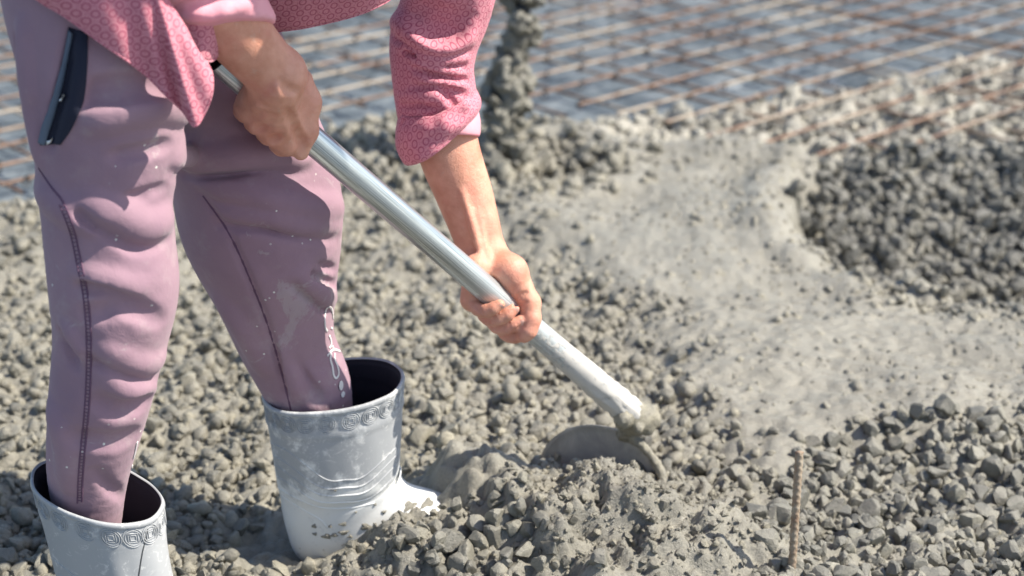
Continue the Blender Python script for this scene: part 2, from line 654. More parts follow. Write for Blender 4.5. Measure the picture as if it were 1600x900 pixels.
M_SOLE = mat('dark_boot_sole', (0.05, 0.055, 0.06), 0.6)
M_HAIR = mat('black_hair', (0.015, 0.012, 0.01), 0.5)
M_NAIL = mat('finger_nail', (0.74, 0.42, 0.33), 0.45)

def pipe_mat():
    m = mat('galvanised_pipe', (0.62, 0.66, 0.67), 0.35, 0.75)
    t = NT(m)
    uv = t.n('UVMap').outputs[0]
    mp = t.n('Mapping')
    mp.inputs['Scale'].default_value = (14, 1.2, 1)
    t.lk(uv, mp.inputs[0])
    streak = t.noise(6.0, 4, 0.6, mp.outputs[0])
    c = t.ramp(streak, [(0.35, (0.30, 0.34, 0.35)), (0.65, (0.78, 0.82, 0.82))])
    y = t.xyz(uv)[1]
    k = t.math('ADD', t.noise(120, 6, 0.7), t.math('MULTIPLY', t.step(y, 0.60, 0.86), 0.42))
    crust = t.step(k, 0.74, 0.84)
    film = t.math('MULTIPLY', t.step(y, 0.45, 0.75), 0.45)
    c = t.mix(film, c, (0.50, 0.53, 0.535))
    c = t.mix(crust, c, (0.50, 0.485, 0.455))
    keep = t.math('SUBTRACT', 1.0, t.math('MAXIMUM', crust, film))
    t.set(Base_Color=c, Metallic=t.math('MULTIPLY', keep, 0.95), Roughness=t.math('ADD', t.math('ADD', t.math('MULTIPLY', crust, 0.4), t.math('MULTIPLY', film, 0.3)), 0.36),
          Normal=t.bump(crust, 0.6, 0.002))
    return m
M_PIPE = pipe_mat()

def blade_mat():
    m = mat('cement_filmed_steel', (0.2, 0.2, 0.2), 0.55, 0.1)
    t = NT(m)
    a = t.noise(30, 6, 0.65, dist=0.6)
    c = t.ramp(a, [(0.3, (0.27, 0.268, 0.255)), (0.5, (0.36, 0.352, 0.325)), (0.7, (0.48, 0.465, 0.42))])
    t.set(Base_Color=c, Normal=t.bump(t.noise(150, 5, 0.7), 0.4, 0.003))
    return m
M_BLADE = blade_mat()

def rust_mat():
    m = mat('rusty_rebar', (0.25, 0.1, 0.05), 0.75)
    t = NT(m)
    a = t.noise(22, 5, 0.7)
    c = t.ramp(a, [(0.25, (0.09, 0.065, 0.055)), (0.5, (0.19, 0.12, 0.085)), (0.7, (0.33, 0.21, 0.145))])
    cem = t.step(t.noise(3.0, 4, 0.6), 0.47, 0.60)
    c = t.mix(t.math('MULTIPLY', cem, 0.75), c, (0.42, 0.37, 0.30))
    t.set(Base_Color=c, Normal=t.bump(t.noise(300, 4), 0.4, 0.002))
    return m
M_RUST = rust_mat()

def stake_mat():
    m = mat('cement_dusted_rebar', (0.4, 0.33, 0.25), 0.75)
    t = NT(m)
    c = t.ramp(t.noise(60, 5, 0.7), [(0.3, (0.19, 0.115, 0.075)), (0.5, (0.30, 0.235, 0.17)), (0.7, (0.38, 0.34, 0.27))])
    t.set(Base_Color=c, Normal=t.bump(t.noise(400, 4), 0.4, 0.002))
    return m
M_STAKE = stake_mat()

def liner_mat():
    m = mat('blue_grey_sheeting', (0.15, 0.19, 0.22), 0.35)
    t = NT(m)
    mp = t.n('Mapping')
    mp.inputs['Scale'].default_value = (1.0, 1.0, 1.0)
    t.lk(t.co, mp.inputs[0])
    a = t.noise(9, 5, 0.65, mp.outputs[0], 0.4)
    c = t.ramp(a, [(0.28, (0.05, 0.062, 0.07)), (0.5, (0.115, 0.136, 0.15)), (0.72, (0.25, 0.275, 0.29))])
    t.set(Base_Color=c, Roughness=0.42, Normal=t.bump(t.noise(14, 4, 0.6), 0.6, 0.03))
    return m
M_LINER = liner_mat()

# ------------------------------------------------------------------ the ground
def poly_sd(poly, X, Y):
    """signed distance to a polygon, positive inside"""
    P = np.asarray(poly, float)
    ins = np.zeros(X.shape, bool)
    d = np.full(X.shape, 1e9)
    for i in range(len(P)):
        x0, y0 = P[i]
        x1, y1 = P[(i + 1) % len(P)]
        c = ((y0 > Y) != (y1 > Y)) & (X < (x1 - x0) * (Y - y0) / (y1 - y0 + 1e-12) + x0)
        ins ^= c
        L2 = (x1 - x0) ** 2 + (y1 - y0) ** 2 + 1e-12
        t = np.clip(((X - x0) * (x1 - x0) + (Y - y0) * (y1 - y0)) / L2, 0, 1)
        d = np.minimum(d, np.hypot(X - x0 - t * (x1 - x0), Y - y0 - t * (y1 - y0)))
    return np.where(ins, d, -d)

def zone(px, z=0.03):
    return [tuple(G(a, b, z)[:2]) for a, b in px]

Z_PIT = zone([(1228, 335), (1240, 300), (1290, 262), (1400, 240), (1600, 225), (1800, 222), (1800, 560), (1600, 503), (1480, 472), (1380, 456), (1300, 425), (1245, 385)], 0.0)
Z_FRONT = zone([(1195, 760), (1262, 708), (1330, 684), (1450, 668), (1600, 640), (1800, 618), (1900, 1000), (1160, 1000), (1175, 850)], 0.02)
Z_SMOOTH = zone([(800, 330), (880, 300), (980, 270), (1000, 232), (870, 190), (960, 175), (1130, 215), (1260, 228), (1235, 300), (1222, 335), (1242, 388), (1300, 430), (1380, 460), (1600, 508), (1850, 580),
                 (1850, 615), (1500, 655), (1330, 675), (1215, 715), (1150, 640), (1090, 560), (1010, 480), (930, 410), (850, 370)], 0.04)
Z_BANK = zone([(480, 300), (520, 205), (640, 190), (800, 195), (1000, 232), (1010, 285), (900, 310), (800, 300), (650, 290)], 0.03)
Z_DENT = zone([(790, 285), (810, 240), (900, 240), (930, 280), (900, 312), (820, 306)], 0.0)
Z_SLAB = zone([(-500, 380), (0, 305), (300, 245), (500, 200), (640, 183), (860, 178), (960, 165), (1100, 140), (1270, 112), (1450, 88), (1600, 64), (1900, 15), (2200, 120), (2600, 1300), (-1400, 1300)], 0.02)
Z_RUBBLE = zone([(880, 185), (960, 165), (1100, 140), (1270, 112), (1450, 88), (1600, 64), (1900, 15), (2000, 215), (1600, 222), (1400, 236), (1290, 255), (1150, 225), (1000, 228)], 0.02)
Z_STONES = zone([(575, 905), (610, 862), (690, 825), (770, 800), (800, 838), (840, 880), (930, 915), (1000, 1010), (520, 1010)], 0.04)
HEAP = G(890, 840, 0.03)
RIDGE = [tuple(G(455, 885, 0.0)[:2]), tuple(G(600, 850, 0.02)[:2]), tuple(G(705, 815, 0.04)[:2])]

TOE = tuple(W(742, 792, 1.935)[:2])
PIT_FAR = G(1500, 236, 0.0)[1]

FOOT = [tuple(W(440, 800, 1.86)[:2]), tuple(W(735, 800, 1.93)[:2])]

def seg_d(pts, X, Y):
    d = np.full(X.shape, 1e9)
    for (x0, y0), (x1, y1) in zip(pts[:-1], pts[1:]):
        L2 = (x1 - x0) ** 2 + (y1 - y0) ** 2
        t = np.clip(((X - x0) * (x1 - x0) + (Y - y0) * (y1 - y0)) / L2, 0, 1)
        d = np.minimum(d, np.hypot(X - x0 - t * (x1 - x0), Y - y0 - t * (y1 - y0)))
    return d

def lumps(X, Y, sc, seed):
    x, y = X * sc, Y * sc
    ix, iy = np.floor(x).astype(np.int64), np.floor(y).astype(np.int64)
    best = np.full(X.shape, 9.0)
    for dx in (-1, 0, 1):
        for dy in (-1, 0, 1):
            cx, cy = ix + dx, iy + dy
            px_ = cx + hsh(cx, cy, cx * 0, seed)
            py_ = cy + hsh(cx, cy, cx * 0, seed + 1)
            r_ = 0.75 + 0.9 * hsh(cx, cy, cx * 0, seed + 2)
            best = np.minimum(best, np.hypot(x - px_, y - py_) * r_)
    return np.sqrt(np.clip(1 - (best / 0.85) ** 2, 0, 1))

def masks(X, Y):
    wob = np.stack([X * 9, Y * 9, 0 * X], -1).reshape(-1, 3)
    w = (fbm(wob, 3, 3) * 0.022).reshape(X.shape)
    m = {}
    m['pit_sd'] = poly_sd(Z_PIT, X, Y) + w * 0.8
    m['pit'] = sstep(-0.005, 0.035, m['pit_sd'])
    m['front'] = sstep(-0.03, 0.04, poly_sd(Z_FRONT, X, Y) + w)
    m['smooth'] = sstep(-0.10, 0.06, poly_sd(Z_SMOOTH, X, Y) + w * 1.5)
    m['bank'] = sstep(-0.06, 0.08, poly_sd(Z_BANK, X, Y) + w)
    m['dent'] = sstep(-0.08, 0.10, poly_sd(Z_DENT, X, Y) + w)
    m['slab'] = sstep(-0.05, 0.05, poly_sd(Z_SLAB, X, Y) + w * 2)
    m['rubble'] = sstep(-0.05, 0.05, poly_sd(Z_RUBBLE, X, Y) + w)
    m['stones'] = sstep(-0.02, 0.02, poly_sd(Z_STONES, X, Y) + w * 0.6)
    hx, hy = (X - HEAP[0]) / 0.255, (Y - HEAP[1]) / 0.13
    m['heap'] = np.exp(-(hx * hx + hy * hy) ** 1.15)
    return m

def height(X, Y, m):
    p = np.stack([X, Y, 0 * X], -1).reshape(-1, 3)
    big = fbm(p * 4.0, 21, 3).reshape(X.shape)
    mid = fbm(p * 20.0, 33, 3).reshape(X.shape)
    fin = fbm(p * 75.0, 45, 3).reshape(X.shape)
    sm = m['smooth'] * (1 - m['pit'])
    H = 0.012 + 0.014 * big + 0.010 * mid * (1 - 0.75 * sm) + 0.0035 * fin * (1 - 0.35 * sm)
    H = H + 0.030 * sm
    fl = np.stack([(X * 0.35 + Y * 0.94) * 16, (X * 0.94 - Y * 0.35) * 2.2, 0 * X], -1).reshape(-1, 3)
    H = H + sm * 0.007 * fbm(fl, 61, 3).reshape(X.shape)
    H = H + 0.020 * np.exp(-((m['pit_sd'] + 0.05) / 0.045) ** 2) * sm
    rough = (1 - 0.74 * sm) * (1 - m['pit'])
    H = H + rough * (0.012 * lumps(X, Y, 38, 91) + 0.006 * lumps(X, Y, 85, 97) - 0.012)
    H = H - 0.15 * m['pit'] * sstep(0.0, 0.75, PIT_FAR - Y)
    H = H - 0.012 * m['front']
    H = H + 0.022 * m['bank'] - 0.075 * m['dent']
    H = H + m['heap'] * (0.064 + 0.013 * mid + 0.006 * fin + 0.008 * lumps(X, Y, 26, 55))
    rd = seg_d(RIDGE, X, Y)
    H = H + 0.006 * np.exp(-(rd / 0.045) ** 2) * (1 + 0.5 * mid)
    fd = seg_d([FOOT[0], tuple(0.35 * np.array(FOOT[0]) + 0.65 * np.array(FOOT[1]))], X, Y)
    H = H - 0.034 * np.exp(-(fd / 0.075) ** 2)
    tx, ty = TOE
    H = H + 0.062 * np.exp(-(((X - tx) / 0.062) ** 2 + ((Y - ty) / 0.06) ** 2) ** 1.2) * (1 + 0.25 * mid)
    H = H + m['rubble'] * (0.016 * mid + 0.006 * fin - 0.035)
    return H * m['slab'] - 0.13 * (1 - m['slab'])

NX, NY = 690, 620
gx = np.linspace(-1.65, 2.1, NX)
gy = np.concatenate([np.linspace(1.15, 2.6, 400, endpoint=False), np.linspace(2.6, 5.4, 220)])
GX, GY = np.meshgrid(gx, gy)
GM = masks(GX, GY)
GH = height(GX, GY, GM)

def gidx(x, y):
    i = np.clip((np.asarray(x) - gx[0]) / (gx[1] - gx[0]), 0, NX - 1.001)
    j = np.clip(np.interp(y, gy, np.arange(NY)), 0, NY - 1.001)
    return i, j

def gsample(A, x, y):
    i, j = gidx(x, y)
    i0, j0 = i.astype(int), j.astype(int)
    fx, fy = i - i0, j - j0
    return (A[j0, i0] * (1 - fx) * (1 - fy) + A[j0, i0 + 1] * fx * (1 - fy) + A[j0 + 1, i0] * (1 - fx) * fy + A[j0 + 1, i0 + 1] * fx * fy)

gme = mesh_np('wet_concrete', np.stack([GX, GY, GH], -1).reshape(-1, 3), grid_faces(NX, NY))
set_attr(gme, 'pale', np.clip(0.85 * GM['rubble'] * (1 - GM['pit']) + 0.22 * GM['smooth'] * (1 - GM['pit']), 0, 1).ravel())
ground = obj('wet_concrete', gme, M_PASTE)
tag(ground, 'freshly poured grey wet concrete full of coarse stones', kind='structure')

# the sheeting below the steel mat, running on to the horizon
lx = np.concatenate([[-220, -60, -20, -8], np.linspace(-4, 6, 160), [9, 20, 60, 220]])
ly = np.concatenate([[-60, -20, -6, -2, 0], np.linspace(0.6, 8.5, 150), [12, 20, 60, 300]])
LX, LY = np.meshgrid(lx, ly)
pl = np.stack([LX, LY, 0 * LX], -1).reshape(-1, 3)
LZ = -0.085 + 0.022 * fbm(pl * 2.6, 5, 3).reshape(LX.shape) * np.exp(-np.maximum(0, np.hypot(LX, LY) - 10) / 10)
LZ = np.minimum(LZ, -0.05)
LZ = LZ - 0.30 * sstep(0.10, 0.30, poly_sd(Z_SLAB, LX, LY))
lme = mesh_np('sheeting', np.stack([LX, LY, LZ], -1).reshape(-1, 3), grid_faces(len(lx), len(ly)))
tag(obj('ground', lme, M_LINER), 'blue grey sheeted ground under the steel mat', kind='structure')

# ------------------------------------------------------------------ stones
def ico(sub):
    import bmesh
    bm = bmesh.new()
    bmesh.ops.create_icosphere(bm, subdivisions=sub, radius=1.0)
    V = np.array([v.co[:] for v in bm.verts])
    F = np.array([[v.index for v in f.verts] for f in bm.faces])
    bm.free()
    return V, F

ICO = {s: ico(s) for s in (1, 2, 3)}

def stone_proto(sub, angular, seed):
    r = np.random.default_rng(seed)
    V, F = ICO[sub]
    V = V.copy()
    if angular:
        for _ in range(13):
            n = nrm(r.normal(size=3))
            d = r.uniform(0.45, 0.80)
            e = np.maximum(0, V @ n - d)
            V -= e[:, None] * n * 0.97
        V *= (1 + 0.07 * vnoise(V * 2.6 + seed, seed) + 0.035 * vnoise(V * 7 + seed, seed + 5))[:, None]
    else:
        for _ in range(6):
            n = nrm(r.normal(size=3))
            d = r.uniform(0.6, 0.9)
            e = np.maximum(0, V @ n - d)
            V -= e[:, None] * n * 0.8
        V *= (1 + 0.20 * vnoise(V * 1.6 + seed, seed) + 0.16 * vnoise(V * 3.9 + seed, seed + 3) + 0.08 * vnoise(V * 8 + seed, seed + 6))[:, None]
    V *= r.uniform([0.85, 0.62, 0.5], [1.2, 0.95, 0.8])
    V /= np.abs(V).max()
    return V, F

PROTO = {(s, a): [stone_proto(s, a, 100 * s + 50 * a + i) for i in range(10)] for s in (1, 2, 3) for a in (0, 1)}

def rot_rand(n, r):
    q = r.normal(size=(n, 4))
    q /= np.linalg.norm(q, axis=1)[:, None]
    w, x, y, z = q.T
    return np.stack([np.stack([1 - 2 * (y * y + z * z), 2 * (x * y - z * w), 2 * (x * z + y * w)], -1),
                     np.stack([2 * (x * y + z * w), 1 - 2 * (x * x + z * z), 2 * (y * z - x * w)], -1),
                     np.stack([2 * (x * z - y * w), 2 * (y * z + x * w), 1 - 2 * (x * x + y * y)], -1)], 1)

def sharpen(me, deg=32):
    me.set_sharp_from_angle(angle=R(deg))
    return me

def stones_mesh(name, P, S, sub, ang, r):
    """one joined mesh of many stones"""
    Vs, Fs, Ts, off = [], [], [], 0
    k = r.integers(0, 10, len(P))
    Rm = rot_rand(len(P), r)
    tint = np.clip(r.normal(0.5, 0.22, len(P)), 0, 1)
    for i in range(10):
        w = np.nonzero(k == i)[0]
        if len(w) == 0: continue
        V, F = PROTO[(sub, ang)][i]
        A = np.einsum('nij,vj->nvi', Rm[w], V) * S[w][:, None, None] + P[w][:, None, :]
        Vs.append(A.reshape(-1, 3))
        Fs.append((F[None] + (np.arange(len(w)) * len(V))[:, None, None]).reshape(-1, 3) + off)
        Ts.append(np.repeat(tint[w], len(V)))
        off += len(w) * len(V)
    me = mesh_np(name, np.vstack(Vs), np.vstack(Fs), not ang)
    set_attr(me, 'tint', np.concatenate(Ts))
    return me

def spread(x0, x1, y0, y1, step, r):
    x = np.arange(x0, x1, step)
    y = np.arange(y0, y1, step * 0.866)
    X, Y = np.meshgrid(x, y)
    X[1::2] += step / 2
    X = X + r.uniform(-0.42, 0.42, X.shape) * step
    Y = Y + r.uniform(-0.42, 0.42, X.shape) * step
    return X.ravel(), Y.ravel()

def in_view(x, y, z=0.0, m=1.25):
    ax = y * math.cos(PITCH) + (CAM_H - z) * math.sin(PITCH)
    return np.abs(x) < (800 / FPX) * ax * m + 0.08

def pick(x, y, prob, r):
    k = r.random(len(x)) < prob
    return x[k], y[k]

SR = np.random.default_rng(5)
batches = []           # (x, y, z, size, angular)
FOOTN = [tuple(W(100, 900, 1.585)[:2]), tuple(W(330, 950, 1.56)[:2])]
def boot_clear(x, y):
    return (seg_d(FOOT, x, y) > 0.070) & (seg_d(FOOTN, x, y) > 0.062)
def scatter(step, box, probf, smin, smax, sink, ang, rep=1, power=1.6):
    for _ in range(rep):
        x, y = spread(*box, step, SR)
        k = in_view(x, y)
        x, y = x[k], y[k]
        m = {q: gsample(GM[q], x, y) for q in GM}
        x, y = pick(x, y, probf(m, x, y), SR)
        k = boot_clear(x, y)
        x, y = x[k], y[k]
        s = smin + (smax - smin) * SR.random(len(x)) ** power
        z = gsample(GH, x, y) + s * SR.uniform(sink[0], sink[1], len(x))
        batches.append((x, y, z, s, ang))

lump = lambda m, x, y: np.clip((1 - m['smooth']) * (1 - m['pit']) * (1 - m['front']) * (1 - np.clip(m['heap'] * 2.2, 0, 1)) * (1 - m['rubble']) * m['slab'], 0, 1)
# coarse coated stones across the poured field
scatter(0.024, (-1.3, 1.3, 1.45, 2.6), lambda m, x, y: lump(m, x, y) * 0.9, 0.006, 0.018, (-0.4, 0.5), 0, 1, 1.8)
scatter(0.024, (-1.3, 1.3, 1.45, 2.6), lambda m, x, y: lump(m, x, y) * 0.9, 0.007, 0.018, (-0.4, 0.55), 2, 1, 1.8)
scatter(0.014, (-1.3, 1.3, 1.45, 2.6), lambda m, x, y: lump(m, x, y) * 0.5, 0.003, 0.009, (-0.3, 0.9), 2, 1, 2.0)
scatter(0.030, (-1.5, 1.7, 2.6, 4.2), lambda m, x, y: lump(m, x, y) * 0.9, 0.008, 0.018, (-0.45, 0.45), 0, 1, 1.8)
scatter(0.030, (-1.5, 1.7, 2.6, 4.2), lambda m, x, y: lump(m, x, y) * 0.9, 0.008, 0.019, (-0.45, 0.45), 2, 1, 1.8)
# sparse ones breaking the smooth skin
scatter(0.018, (-0.2, 1.8, 1.6, 3.9), lambda m, x, y: m['smooth'] * (1 - m['pit']) * (0.35 + 0.65 * sstep(-0.3, 0.5, vnoise(np.stack([x * 5, y * 5, 0 * x], -1), 77))), 0.004, 0.014, (-0.85, -0.2), 0, 1, 1.8)
# gravel of the pit, the front right and the front middle
scatter(0.030, (0.4, 2.0, 2.2, 4.0), lambda m, x, y: np.clip(m['pit'] * 1.3, 0, 1), 0.011, 0.024, (-0.1, 0.9), 3, 3)
front_from = len(batches)
scatter(0.025, (0.2, 1.1, 1.55, 2.4), lambda m, x, y: m['front'], 0.006, 0.0205, (-0.3, 0.6), 1, 3, 1.8)
scatter(0.025, (-0.5, 0.4, 1.6, 2.1), lambda m, x, y: m['stones'], 0.008, 0.021, (-0.1, 0.8), 1, 2)
front_to = len(batches)
# knobbly paste of the heap
scatter(0.0095, (-0.4, 0.7, 1.6, 2.15), lambda m, x, y: np.clip(m['heap'] * 1.6, 0, 1) * (1 - m['stones']) * 0.8, 0.0018, 0.008, (-0.6, 0.4), 2, 2, 3.0)
scatter(0.0125, (-0.9, 1.0, 1.45, 2.0), lambda m, x, y: 0.35 * (1 - m['smooth']), 0.002, 0.007, (0.2, 1.2), 2, 1, 2.0)
# rubble around the bars
scatter(0.035, (-0.2, 2.4, 3.2, 5.2), lambda m, x, y: m['rubble'] * 0.7, 0.010, 0.022, (-0.4, 0.4), 4, 2)
# thrown on to the bank
scatter(0.030, (-1.0, 0.8, 2.6, 3.9), lambda m, x, y: np.clip(m['bank'] + m['dent'], 0, 1) * 0.7, 0.014, 0.028, (0.0, 0.8), 2, 1)

def batch(sel, ang):
    q = [b for i, b in sel if b[4] == ang]
    if not q: return None
    return [np.concatenate([b[j] for b in q]) for j in range(4)]

rest = [(i, b) for i, b in enumerate(batches) if not (front_from <= i < front_to)]
for kind in (0, 2, 3, 4):
    x, y, z, s = batch(rest, kind)
    P = np.stack([x, y, z], -1)
    near = (y < 2.30) & (s > 0.007)
    for nm, sel, sub in (('coated_gravel', near, 2), ('coated_gravel', ~near, 1)):
        if not sel.any(): continue
        o = obj(nm, stones_mesh(nm, P[sel], s[sel], sub, int(kind > 0), SR), (M_COATED, 0, M_COATED, M_DARKSTONE, M_PALE)[kind], ground)
        o['kind'] = 'stuff'
x, y, z, s = batch([(i, b) for i, b in enumerate(batches) if front_from <= i < front_to], 1)
P = np.stack([x, y, z], -1)
# the stones that show largest, one by one
ax_d = y * math.cos(PITCH) + (CAM_H - z) * math.sin(PITCH)
pyx = 450 + FPX * np.tan(np.arctan2(CAM_H - z, y) - PITCH)
pxx = 800 + FPX * x / ax_d
vis = (pyx < 905) & (pxx > 0) & (pxx < 1605)
top = gsample(GH, x, y)
score = np.where(vis, s / ax_d * (0.5 + np.clip((z - top) / s, 0, 1)), 0)
big = np.zeros(len(x), bool)
big[np.argsort(-score)[:295]] = True
big &= score > 0
SPR = []
for i in range(10):
    V, F = PROTO[(3, 1)][i]
    me = sharpen(mesh_np('stone', V * 1.0, F, True), 20)
    set_attr(me, 'tint', np.full(len(V), 0.2 + 0.06 * i))
    SPR.append(me)
for i in np.nonzero(big)[0]:
    o = obj('stone', SPR[SR.integers(0, 10)], M_STONE, ground)
    o.location = P[i]
    o.scale = (s[i],) * 3
    o.rotation_euler = SR.uniform(0, 6.28, 3)
o = obj('crushed_gravel', stones_mesh('crushed_gravel', P[~big], s[~big], 2, 1, SR), M_STONE, ground)
o['kind'] = 'stuff'

# ------------------------------------------------------------------ the steel mat
def bar_vf(L, r, rib=0.10, seg=8, pitch=0.012):
    n = 5
    P = np.stack([np.linspace(0, L, n), np.zeros(n), np.zeros(n)], -1)
    return tube_vf(P, r, seg)

mat_root = empty('rebar_mat', (0.6, 5.0, 0.0))
tag(mat_root, 'rusty steel reinforcing mat tied in squares above the blue grey ground', 'rebar mat')
c45 = math.cos(R(43)), math.sin(R(43))
SP = 0.125
BARV, BARF = bar_vf(1.0, 0.0042)
bar_me = mesh_np('bar', BARV, BARF)
Z_MAT = zone([(-700, 395), (0, 300), (300, 245), (500, 195), (640, 175), (860, 172), (950, 178), (1010, 195), (1120, 235), (1240, 250), (1440, 245), (1600, 235), (2300, 235), (2600, -150), (1700, -330), (-500, -330), (-1500, 250)], 0.0)
def clip_line(p, d):
    t = np.arange(-9, 9, 0.03)
    q = p[None] + t[:, None] * d[None]
    ins = poly_sd(Z_MAT, q[:, 0], q[:, 1]) > 0
    runs, st = [], None
    for i, v in enumerate(ins):
        if v and st is None: st = i
        if not v and st is not None:
            runs.append((t[st], t[i - 1])); st = None
    if st is not None: runs.append((t[st], t[-1]))
    return [a for a in runs if a[1] - a[0] > 0.3]
br = np.random.default_rng(3)
O0 = G(1203, 188, 0.0)[:2]
nodes = []
for fam, (d, nn, zz) in enumerate(((np.array([c45[0], c45[1]]), np.array([-c45[1], c45[0]]), 0.012), (np.array([c45[1], -c45[0]]), np.array([c45[0], c45[1]]), -0.002))):
    for k in range(-44, 70):
        p = O0 + nn * (k * SP + br.uniform(-0.012, 0.012))
        for a, b in clip_line(p, d):
            a += br.uniform(-0.06, 0.06); b += br.uniform(-0.06, 0.06)
            q = p + d * a
            e = p + d * b
            tt = np.linspace(0, 1, 40)[:, None]
            w_ = q * (1 - tt) + e * tt
            if not np.any(in_view(w_[:, 0], w_[:, 1], 0.0, 1.6) & (w_[:, 1] < 6.6)): continue
            o = obj('bar', bar_me, M_RUST)
            o.parent = mat_root
            o.location = (q[0] - 0.6, q[1] - 5.0, zz + br.uniform(-0.003, 0.003))
            o.rotation_euler = (0, br.uniform(-0.003, 0.003), math.atan2(d[1], d[0]) + br.uniform(-0.006, 0.006))
            o.scale = (b - a, 1, 1)
# tie wires where the bars cross
TV, TF = [], []
tp = []
for i in range(-44, 70):
    for j in range(-44, 70):
        q = O0 + np.array([-c45[1], c45[0]]) * i * SP + np.array([c45[0], c45[1]]) * j * SP
        if q[1] < 5.6 and in_view(q[0], q[1]) and poly_sd(Z_MAT, np.array([q[0]]), np.array([q[1]]))[0] > 0:
            a = np.linspace(0, 2.4 * np.pi, 9)
            C = np.stack([0.008 * np.cos(a), 0.004 * np.sin(a) + 0.002 * a, 0.005 + 0.010 * np.sin(a)], -1)
            V, F = tube_vf(C + [q[0], q[1], 0.0], 0.0018, 5)
            tp.append((V, F))
            V, F = tube_vf(np.array([[0, 0, 0.010], [0.005, 0.003, 0.018], [0.014, -0.002, 0.022]]) + [q[0], q[1], 0], 0.002, 5)
            tp.append((V, F))
V, F = join_vf(tp)
obj('tie_wires', mesh_np('tie_wires', V, F), mat('dark_tie_wire', (0.045, 0.032, 0.028), 0.7), mat_root)['kind'] = 'stuff'

# ------------------------------------------------------------------ crusted post
pr = np.random.default_rng(9)
PB, PT = W(768, 285, 3.30), W(830, -60, 3.42)
pdir = nrm(PT - PB)
post = empty('crusted_post', PB)
tag(post, 'slender leaning post thickly crusted with splashed concrete behind the rolled pink sleeve', 'post')
pv, pf = tube_vf(np.array([PB - pdir * 0.12, PT + pdir * 0.55]), 0.017, 14)
obj('pole', mesh_np('pole', pv, pf), mat('dark_post_steel', (0.03, 0.032, 0.035), 0.7), post)
vol = Vol(np.minimum(PB, PT) - 0.12, np.maximum(PB, PT) + 0.12, 0.005)
Lp = np.linalg.norm(PT - PB)
ex = nrm(np.cross(pdir, [0, 1, 0])); ey = np.cross(pdir, ex)
for i in range(210):
    t = pr.random() * 1.15 - 0.05
    a = pr.uniform(0, 6.28)
    wide = 0.030 + 0.018 * math.sin(t * 9.0 + 1) ** 2 + 0.014 * (t < 0.35)
    if 0.60 < t < 0.66: wide *= 0.35
    rr = pr.uniform(0.007, 0.019)
    c = PB + pdir * (t * Lp) + (ex * math.cos(a) + ey * math.sin(a)) * pr.uniform(0.3, 1.0) * wide
    vol.cone(c, c + pr.normal(size=3) * 0.006, rr, rr * 0.8, 0.006)
V, Q = vol.mesh()
V = V + np.stack([0.006 * fbm(V * 80 + 9 * q, 4 + q, 3) for q in range(3)], -1)
cr = mesh_np('concrete_crust', V, Q)
set_attr(cr, 'tint', np.clip(0.6 + 0.5 * vnoise(V * 40, 8), 0, 1))
obj('concrete_crust', cr, M_CRUST, post)

# ------------------------------------------------------------------ foreground stake
def rebar_vf(P0, P1, r, pitch=0.0085, seg=14):
    L = np.linalg.norm(P1 - P0)
    n = int(L / 0.0009)
    d = nrm(P1 - P0)
    e1 = nrm(np.cross(d, [0, 1, 0.2])); e2 = np.cross(d, e1)
    t = np.linspace(0, L, n)
    a = np.linspace(0, 2 * np.pi, seg, endpoint=False)
    T, A = np.meshgrid(t, a, indexing='ij')
    ph = np.abs(((T + 0.0035 * np.abs(((A / np.pi) % 1) * 2 - 1) * 2) / pitch) % 1 - 0.5) * 2
    rr = r * (1 + 0.17 * sstep(0.45, 0.95, ph)) + r * 0.10 * (np.abs(np.sin(A)) < 0.2)
    V = P0 + T[..., None] * d + rr[..., None] * (np.cos(A)[..., None] * e1 + np.sin(A)[..., None] * e2)
    V = V.reshape(-1, 3)
    F = grid_faces(seg, n, True)
    V = np.vstack([V, P1 + d * 0.001])
    i = np.arange(seg); l = (n - 1) * seg
    return V, np.vstack([tri(F), np.stack([l + i, l + (i + 1) % seg, np.full(seg, len(V) - 1)], 1)])
SB = W(1233, 960, 1.745)
ST = W(1249, 706, 1.76)
SB = SB - nrm(ST - SB) * 0.05
V, F = rebar_vf(SB, ST, 0.0043)
tag(obj('rebar_stake', mesh_np('rebar_stake', V, F), M_STAKE), 'short ribbed steel bar standing upright in the foreground gravel', 'rebar')

# ------------------------------------------------------------------ the shovel
SH0 = W(341, 92, 1.700)          # open top end of the pipe
SH1 = W(986, 646, 1.965)         # socket at the blade
SHD = nrm(SH1 - SH0)
SHL = float(np.linalg.norm(SH1 - SH0))
RS = 0.0158
shovel = empty('shovel', SH1)
tag(shovel, 'shovel with a pale grey steel pipe handle, its rounded blade pushed into wet concrete', 'shovel')
n = 90
t = np.linspace(0, 1, n)
Pp = SH0 + (SH1 - SH0) * t[:, None]
seg = 40
rr = RS + 0.0022 * sstep(0.70, 0.98, t) + 0.0006 * np.sin(t * 25) * sstep(0.75, 1, t)
V, F = tube_vf(Pp, rr, seg, cap=False)
a = np.tile(np.arange(seg) / seg, n)
uvp = np.stack([a, np.repeat(t, seg)], -1)
low = sstep(0.80, 1.0, np.repeat(t, seg))
ctr = np.repeat(Pp, seg, 0)
V = V + (V - ctr) * (low * (0.10 + 0.16 * fbm(V * 170, 2, 3)))[:, None]
me = mesh_np('handle', V, F)
set_uv(me, uvp)
handle = obj('handle', me, M_PIPE, shovel)
V, F = tube_vf(np.array([SH0 - SHD * 0.001, SH0 + SHD * 0.02]), RS * 0.86, 24)  # near-black plug standing in for the shade inside the hollow pipe end
obj('pipe_bore_shade', mesh_np('pipe_bore_shade', V, F), mat('dark_bore_shade', (0.03, 0.03, 0.03), 0.8), handle)
